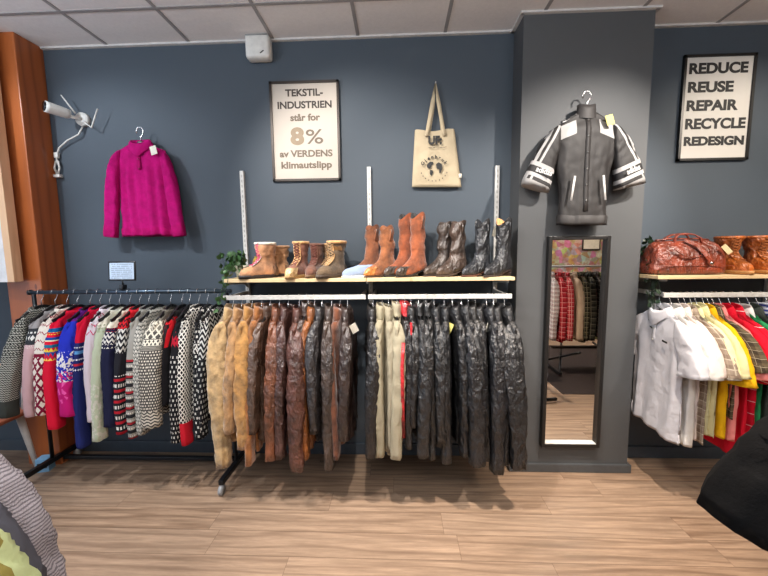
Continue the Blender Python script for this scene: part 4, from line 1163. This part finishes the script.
# ================================================================== PLANTS
leafm = plain('ivy_leaf', (52, 84, 44), .45, 0, .35, 30)
leafd = plain('dark_ivy_leaf', (26, 46, 28), .45, 0, .3, 30)
def ivy(lb, loc, pot, mat_, sprays, seed, nl=9, pr=.05, ph_=.085):
    t = thing('potted_ivy', lb, 'plant', loc)
    if pot:
        MB().tube([(0, 0, 0), (0, 0, ph_ * .9), (0, 0, ph_)], [pr * .8, pr, pr * 1.06], 20).build('pot', pot, t)
        MB().tube([(0, 0, ph_ - .004), (0, 0, ph_ + .002)], [pr * .9, pr * .9], 20).build('soil', plain('soil', (46, 34, 26), .95), t)
    m = MB(); st = MB(); rd = random.Random(seed)
    for (dx, dy, dz) in sprays:
        P0 = Vector((0, 0, ph_)); P2 = Vector((dx, dy, dz)); P1 = Vector((dx * .6, dy * .6, max(ph_ + .08, dz + .05)))
        pts = [P0 * (1 - s_) ** 2 + P1 * 2 * s_ * (1 - s_) + P2 * s_ * s_ for s_ in [q / 10 for q in range(11)]]
        st.tube(pts, .0018, 5)
        for q in range(nl):
            s_ = (q + 1) / nl; c = pts[min(10, int(s_ * 10))] + Vector((rd.uniform(-.022, .022), rd.uniform(-.022, .022), rd.uniform(-.018, .018)))
            sz = rd.uniform(.012, .022)
            ax = Matrix.Rotation(rd.uniform(0, 6.28), 3, 'Z') @ Matrix.Rotation(rd.uniform(-.9, .9), 3, 'X') @ Matrix.Rotation(rd.uniform(-.8, .8), 3, 'Y')
            sh = [(0, -1), (.7, -.75), (1, .0), (.55, .35), (0, 1.25), (-.55, .35), (-1, .0), (-.7, -.75)]
            b = len(m.v)
            for (a, b_) in sh: m.v.append(tuple(c + ax @ Vector((a * sz, .18 * sz * abs(a), b_ * sz))))
            m.v.append(tuple(c + ax @ Vector((0, -.12 * sz, -.1 * sz))))
            for k in range(8):
                m.f.append([b + k, b + (k + 1) % 8, b + 8]); m.uv.append([(0, 0)] * 3); m.mi.append(0)
    m.build('foliage', mat_, t); st.build('stems', leafd, t)
    return t
rd = random.Random(3)
ivy('trailing green ivy in a white pot at the left shelf end', (-1.085, 2.40, ZS), plain('cream_pot', (206, 204, 184), .5), leafm,
    [(rd.uniform(-.15, .05), rd.uniform(-.12, .06), rd.uniform(-.02, .17)) for _ in range(13)] + [(-.075, -.16, -.13), (-.10, -.17, -.20), (-.115, -.11, -.16), (-.04, -.19, -.11)], 4, 10)
t = thing('yellow_vase', 'small olive yellow vase behind the pink laced boot', 'vase', (-1.0, 2.50, ZS))
MB().tube([(0, 0, 0), (0, 0, .02), (0, 0, .07), (0, 0, .12), (0, 0, .14)], [.03, .048, .058, .045, .034], 20).build('body', plain('olive_glaze', (168, 140, 60), .3), t)
MB().tube([(0, 0, .138), (0, 0, .146)], [.036, .036], 20).build('rim', plain('olive_rim', (150, 124, 50), .3), t)
ivy('dark ivy trailing down beside the pillar behind the leather bag', (1.685, 2.47, ZS), plain('dark_pot', (50, 50, 48), .5), leafd,
    [(rd.uniform(-.04, .06), rd.uniform(-.06, .06), rd.uniform(.0, .22)) for _ in range(10)] + [(-.035, -.18, -.10 - .06 * q) for q in range(5)] + [(-.01, -.19, -.12), (-.04, -.14, -.2)], 6, 11, .045, .08)

# ================================================================== DUFFEL BAG
t = thing('leather_bag', 'brown leather travel bag with strap on the right shelf', 'bag', (1.875, 2.40, ZS))
lm = cloth('cognac_leather', (118, 50, 30), 'leather'); ld = cloth('dark_cognac_leather', (120, 50, 30), 'leather')
G = []
for (z, w, d) in ((.0, .235, .105), (.012, .245, .115), (.055, .246, .118), (.06, .242, .114), (.10, .238, .112), (.15, .222, .10), (.19, .20, .078), (.212, .185, .045), (.222, .175, .018)):
    row = []
    for j in range(56):
        a = 2 * PI * j / 56; ca, sa = math.cos(a), math.sin(a)
        x = w * math.copysign(abs(ca) ** .55, ca); y = d * math.copysign(abs(sa) ** .6, sa)
        nn = noise.noise(Vector((x * 12, y * 12, z * 16))) * .014 * sstep(.05, .12, z) + noise.noise(Vector((x * 30, y * 20, z * 40))) * .006 * sstep(.05, .12, z)
        pinch = -.03 * sstep(.8, 1, abs(ca)) * math.sin(min(1, z / .2) * PI) * (1 + .5 * math.sin(z * 70))
        row.append(Vector((x * (1 + pinch * 2) + nn, y + nn * (1 if sa > 0 else -1.6), z + nn * .5)))
    G.append(row)
MB().grid(G, True, True, True).build('body', lm, t, sub=1)
MB().tube([(x_, -.119, .058) for x_ in (-.235, 0, .235)], .003, 6).build('base_piping', ld, t)
MB().tube([(-.17, 0, .222), (-.08, -.006, .232), (.08, -.006, .232), (.17, 0, .222)], .006, 8).build('top_zip', ld, t)
for sy in (-1, 1):
    MB().strip([(-.085, sy * .05, .20), (-.08, sy * .045, .235), (-.05, sy * .03, .258), (.0, sy * .026, .264), (.05, sy * .03, .258), (.08, sy * .045, .235), (.085, sy * .05, .20)], .018, .008, (0, 1, .3)).build('handle', ld, t, True, .002)
MB().strip([(-.03, -.06, .222), (.01, -.104, .19), (.045, -.124, .14), (.075, -.13, .10), (.085, -.128, .07)], .026, .005, (1, 0, .4)).build('strap', ld, t, True, .0015)
MB().box((.087, -.134, .075), (.02, .006, .016), ry=.3).build('buckle', M['chrome'], t)
pk = [(-.14 + .24 * q / 10, -.121 - .006 * math.sin(q * .6), .165 - .055 * math.sin(q / 10 * PI)) for q in range(11)]
MB().tube(pk, .004, 6).build('pocket_seam', ld, t)
MB().box((.185, -.118, .16), (.065, .003, .03), ry=.85, rz=-.2).build('price_tag', M['kraft'], t, False)

# ================================================================== CHAIR AND FLOOR ITEMS AT LEFT
t = thing('wooden_chair', 'white legged chair with a wooden seat behind the sweater rack', 'chair', (-2.90, 2.17, 0), R(4))
MB().box((0, 0, .45), (.42, .40, .03)).build('seat', wood('red_brown_seat', (150, 84, 60), (170, 100, 70), (110, 60, 40), 'x', 1), t, False, .008)
for sx in (-1, 1):
    for sy in (-1, 1):
        MB().tube([(sx * .155, sy * .14, .435), (sx * .205, sy * .175, 0)], [.024, .014], 12).build('leg', M['white_metal'], t)
for sx in (-.16, .16): MB().tube([(sx, .17, .46), (sx * 1.05, .20, .80)], .012, 10).build('back_post', M['white_metal'], t)
MB().box((0, .197, .74), (.36, .02, .12)).build('backrest', M['pale_wood'], t, False, .006)
t = thing('paper_box', 'small blue and white box on the floor behind the rack', 'box', (-2.62, 2.34, 0), R(15))
MB().box((0, 0, .05), (.08, .07, .10)).build('carton', plain('blue_card', (120, 168, 204), .6), t, False, .002)
MB().box((0, -.0355, .05), (.06, .002, .04)).build('printed_label', plain('dark_print', (60, 70, 84), .6), t, False)

# ================================================================== FOREGROUND GARMENTS
def fgrack(lb, x0, y0, x1, y1, z, nm='clothing_rack'):
    t = thing(nm, lb, 'rack', ((x0 + x1) / 2, (y0 + y1) / 2, 0), math.atan2(y1 - y0, x1 - x0))
    ln = math.hypot(x1 - x0, y1 - y0) / 2
    MB().tube([(-ln, 0, z), (ln, 0, z)], .0125, 12).build('rail', M['black_metal'], t)
    for s_ in (-1, 1):
        MB().tube([(s_ * (ln - .03), 0, .05), (s_ * (ln - .03), 0, z)], .0125, 12).build('post', M['black_metal'], t)
        MB().box((s_ * (ln - .03), 0, .04), (.03, .4, .03)).build('foot', M['black_metal'], t, False, .003)
    return t
ridge = cloth('lilac_grey_rib', (168, 158, 164), 'knit', lambda nt, u, v, c: mixc(nt, (v / .008).fr() < .42, (160, 154, 158), (112, 106, 112)))
fgz = 1.25
fgrack('black rack just beyond the lower left corner', -1.40, 1.02, -.95, .38, fgz)
FGL = [(-1.31, .86, 'lilac grey ribbed knit top in the lower left corner', ridge, .22, .055, .06),
       (-1.20, .72, 'charcoal top between the lilac knit and the green shirt', cloth('charcoal_jersey', (76, 76, 84), 'cotton'), .21, .05, .05),
       (-1.09, .60, 'olive and sage shirt in the bottom left corner', cloth('olive_sage_cotton', (150, 150, 96), 'cotton', lambda nt, u, v, c: mixc(nt, noise_tex(nt, combine(nt, u * 1.0, v * 1.0, 0.0), 4.0, 1) > .5, (128, 116, 58), (176, 186, 136))), .22, .055, .06)]
for i, (x, y, lb, m, hw, a_, b_) in enumerate(FGL):
    garment('knit_top' if i == 0 else 'shirt', lb, 'top' if i == 0 else 'shirt', 'foreground tops at the lower left', (x, y, fgz - .10), R(-8 + 4 * i), m, L=.62, hw=hw, th=.045, SL=.50, sry=(.05, .05), srx=(.07, .065),
            spread=(.10, .16), collar='crew', seed=800 + i, fold=1.1, wr=1.6, drop=.10, neck=.075, rows=70, n=72)
    hanger(x, y, fgz, R(-8 + 4 * i), 'black hanger under the ' + lb, 'hangers beyond the lower left corner', 'wall')
fgrack('black rack just beyond the right edge', 1.30, .60, 1.45, 1.30, 1.49)
blk = cloth('black_fleece', (7, 7, 8), 'cotton')
garment('black_shirt', 'black short-sleeved top in the lower right corner', 'shirt', None, (1.29, .80, 1.40), R(2), blk, L=.72, hw=.27, th=.06, SL=.36, sry=(.075, .085), srx=(.10, .115),
        spread=(.10, .20), tuck=1, short=True, collar='crew', seed=820, fold=.8, wr=1.2, drop=.11, neck=.08, rows=60, n=64)
hanger(1.29, .80, 1.49, R(2), 'black hanger under the black top at the right', 'hangers beyond the right edge', 'wall')

# ================================================================== WHAT THE MIRROR SHOWS
tag(MB().box((2.55, .02, .004), (1.5, 2.0, .008)).build('floor_rug', plain('dark_brown_sheet', (44, 32, 28), .95, 0, .2, 40), None, False, .002), 'dark brown sheet under the shirt rack seen in the mirror', 'rug')  # flat dark brown sheet on the floor below the shirt rack
MZ = 1.37
t = thing('clothing_rack', 'black rack of checked shirts reflected in the mirror', 'rack', (2.45, .25, 0))
MB().tube([(-.62, 0, MZ), (.62, 0, MZ)], .014, 12).build('rail', M['white_metal'], t)
for s_ in (-.6, .6):
    MB().tube([(s_, 0, .1), (s_, 0, MZ)], .0125, 10).build('post', M['black_metal'], t)
    MB().tube([(s_ * .75, -.25, .06), (s_ * .35, .25, .32)], .014, 8).build('brace', M['black_metal'], t)
    MB().tube([(s_ * .75, .25, .06), (s_ * .35, -.25, .32)], .014, 8).build('brace', M['black_metal'], t)
    MB().box((s_ * .75, 0, .06), (.03, .56, .03)).build('foot', M['black_metal'], t, False)
MB().box((0, 0, .32), (.9, .05, .03)).build('cross_bar', M['black_metal'], t, False)
MS = [((206, 196, 190), plaid((214, 206, 200), (150, 120, 120), (60, 60, 70), .05), 'white and grey checked shirt'),
      ((180, 40, 50), plaid((186, 44, 54), (140, 26, 36), (226, 180, 176), .06), 'red checked flannel shirt'),
      ((196, 60, 66), plaid((200, 70, 76), (160, 36, 44), (230, 200, 190), .05), 'faded red checked shirt'),
      ((200, 176, 150), None, 'sand coloured shirt'),
      ((74, 70, 56), plaid((84, 80, 62), (40, 38, 34), (150, 140, 110), .06), 'olive and black checked shirt'),
      ((60, 58, 50), plaid((74, 72, 60), (30, 30, 28), (120, 112, 96), .07), 'dark green checked shirt'),
      ((56, 50, 46), plaid((70, 62, 56), (30, 28, 28), (140, 130, 120), .05), 'dark brown checked shirt'),
      ((160, 168, 110), None, 'sage green shirt'), ((206, 206, 80), None, 'lime yellow shirt'), ((214, 190, 60), None, 'mustard yellow shirt'), ((70, 80, 100), None, 'slate blue shirt')]
for i, (c, pt, lb) in enumerate(MS):
    x = 1.95 + .092 * i
    m = cloth('mirror_shirt_%d' % i, c, 'cotton', pt)
    garment('checked_shirt' if pt else 'shirt', lb + ' on the rack seen in the mirror', 'shirt', 'shirts on the reflected rack', (x, .25, MZ - .1), RZ90 + PI + R(6), m, L=.80 + .04 * math.sin(i * 2), hw=.21, th=.035,
            SL=.72, sry=(.044, .036), srx=(.05, .045), collar='polo', seed=900 + i, front=1, n=36, rows=30)
    hanger(x, .25, MZ, RZ90 + PI + R(6), 'black hanger under the %s in the mirror' % lb, 'hangers on the reflected rack', 'wall')
# wall display behind
m_, nt, bs = newmat('picture_collage')
tc, (x, y, z), u, v = coords(nt)
vo = nt.nodes.new('ShaderNodeTexVoronoi'); vo.inputs['Scale'].default_value = 9; vo.feature = 'F1'
nt.links.new(tc.outputs['Object'], vo.inputs['Vector'])
hs = nt.nodes.new('ShaderNodeHueSaturation'); hs.inputs['Saturation'].default_value = .75; hs.inputs['Value'].default_value = 1.0
nt.links.new(vo.outputs['Color'], hs.inputs['Color'])
nt.links.new(mixc(nt, noise_tex(nt, tc.outputs['Object'], 9, 3) * 1.3, hs.outputs[0], (150, 84, 44)), bs.inputs['Base Color'])
bs.inputs['Roughness'].default_value = .6
o = MB().box((0, 0, .72), (2.9, .03, 1.44)).build('picture_wall_panel', m_, None, False, .004, loc=(3.6, YB + .016, .98))
tag(o, 'colourful collage panel on the wall behind, seen in the mirror', 'panel')
t = thing('framed_picture', 'white framed picture on the collage, seen in the mirror', 'picture', (3.95, YB + .034, 1.60))
MB().box((0, .01, .2), (.36, .02, .46)).build('frame', plain('dark_picture_frame', (50, 44, 40), .5), t, False, .003)
MB().box((0, .022, .2), (.31, .006, .41)).build('print', M['paper'], t, False)

# ================================================================== LIGHT
w = bpy.data.worlds.new('World'); sc.world = w; w.use_nodes = True
w.node_tree.nodes['Background'].inputs[0].default_value = (.62, .76, 1, 1)
w.node_tree.nodes['Background'].inputs[1].default_value = .35

def area(nm, loc, tgt, size, e, c, sy=None):
    l = bpy.data.lights.new(nm, 'AREA'); l.energy = e; l.color = c; l.shape = 'RECTANGLE'; l.size = size; l.size_y = sy or size
    o = bpy.data.objects.new(nm, l); col.objects.link(o); o.location = loc
    o.rotation_euler = (Vector(tgt) - Vector(loc)).to_track_quat('-Z', 'Y').to_euler(); return o
def spot(nm, loc, tgt, e, c, ang=70, blend=.8, r=.03):
    l = bpy.data.lights.new(nm, 'SPOT'); l.energy = e; l.color = c; l.spot_size = R(ang); l.spot_blend = blend; l.shadow_soft_size = r
    o = bpy.data.objects.new(nm, l); col.objects.link(o); o.location = loc
    o.rotation_euler = (Vector(tgt) - Vector(loc)).to_track_quat('-Z', 'Y').to_euler(); return o
WARM = (1, .80, .62); NEU = (1, .93, .86); COOL = (.72, .84, 1)
area('daylight', (-4.1, -.4, 1.7), (-1.2, 1.2, 1.3), 2.4, 36, COOL, 2.2)
area('ceiling_fill', (.6, -1.2, 2.35), (.6, -1.0, 3.1), 3.0, 100, (.80, .90, 1), .3)  # upward fill added to brighten the ceiling; no pendant lamp hangs here
area('ceiling_fill_left', (-2.4, .2, 2.4), (-2.4, .4, 3.1), 1.6, 44, (.78, .88, 1), .3)  # second added fill for the left part of the ceiling, no real lamp
area('shop_light_centre', (.2, -.4, 3.02), (.2, -.1, 0), 1.2, 22, NEU, .4)
area('shop_light_right', (3.0, -.9, 3.02), (2.8, -1.4, 0), 1.2, 65, WARM, .4)
spot('spot_sweater', (-2.75, 1.35, 2.95), (-2.05, 2.6, 2.05), 60, (.82, .91, 1), 66)
spot('spot_poster', (-1.1, .95, 3.0), (-.25, 2.6, 1.85), 230, (1, .94, .88), 60)
spot('spot_tote', (-.35, .95, 3.0), (.35, 2.5, 1.6), 110, (1, .92, .84), 58)
spot('spot_pillar', (1.75, .9, 3.0), (1.2, 2.4, 1.85), 270, (1, .92, .84), 56)
spot('spot_wall_right', (2.9, 1.0, 3.0), (2.3, 2.6, 1.9), 130, (1, .88, .74), 60)
spot('spot_polos', (2.2, 1.0, 3.0), (2.0, 2.3, 1.1), 130, (1, .88, .76), 70)
spot('spot_jackets', (-.1, 1.35, 3.0), (.25, 2.0, .6), 170, NEU, 60, .7)
spot('spot_suede', (-1.3, 1.35, 3.0), (-.9, 2.0, .8), 125, NEU, 60, .7)
spot('spot_sweaters', (-2.4, 1.2, 3.0), (-1.8, 2.1, .8), 110, (.90, .95, 1), 75)
spot('spot_floor', (1.1, 1.35, 3.0), (1.15, 1.25, 0), 360, (1, .84, .70), 80)
spot('spot_floor_left', (-1.0, 1.3, 3.0), (-.9, 1.2, 0), 150, (1, .91, .86), 74)

# ================================================================== CAMERA
F_, PIT, YAW, ROLL = 349.1, .103, .0402, .0112
cam = bpy.data.cameras.new('camera'); cam.sensor_width = 36; cam.sensor_fit = 'HORIZONTAL'; cam.lens = 36 * F_ / 768; cam.clip_start = .02
co = bpy.data.objects.new('camera', cam); col.objects.link(co)
co.matrix_world = Matrix.Translation((0, 0, 1.58)) @ Matrix.Rotation(YAW, 4, 'Z') @ Matrix.Rotation(PI / 2 - PIT, 4, 'X') @ Matrix.Rotation(-ROLL, 4, 'Z')
sc.camera = co
sc.view_settings.view_transform = 'Standard'; sc.view_settings.look = 'None'; sc.view_settings.gamma = 1; sc.view_settings.exposure = 0.0
sc.cycles.use_denoising = True
sc.cycles.max_bounces = 8
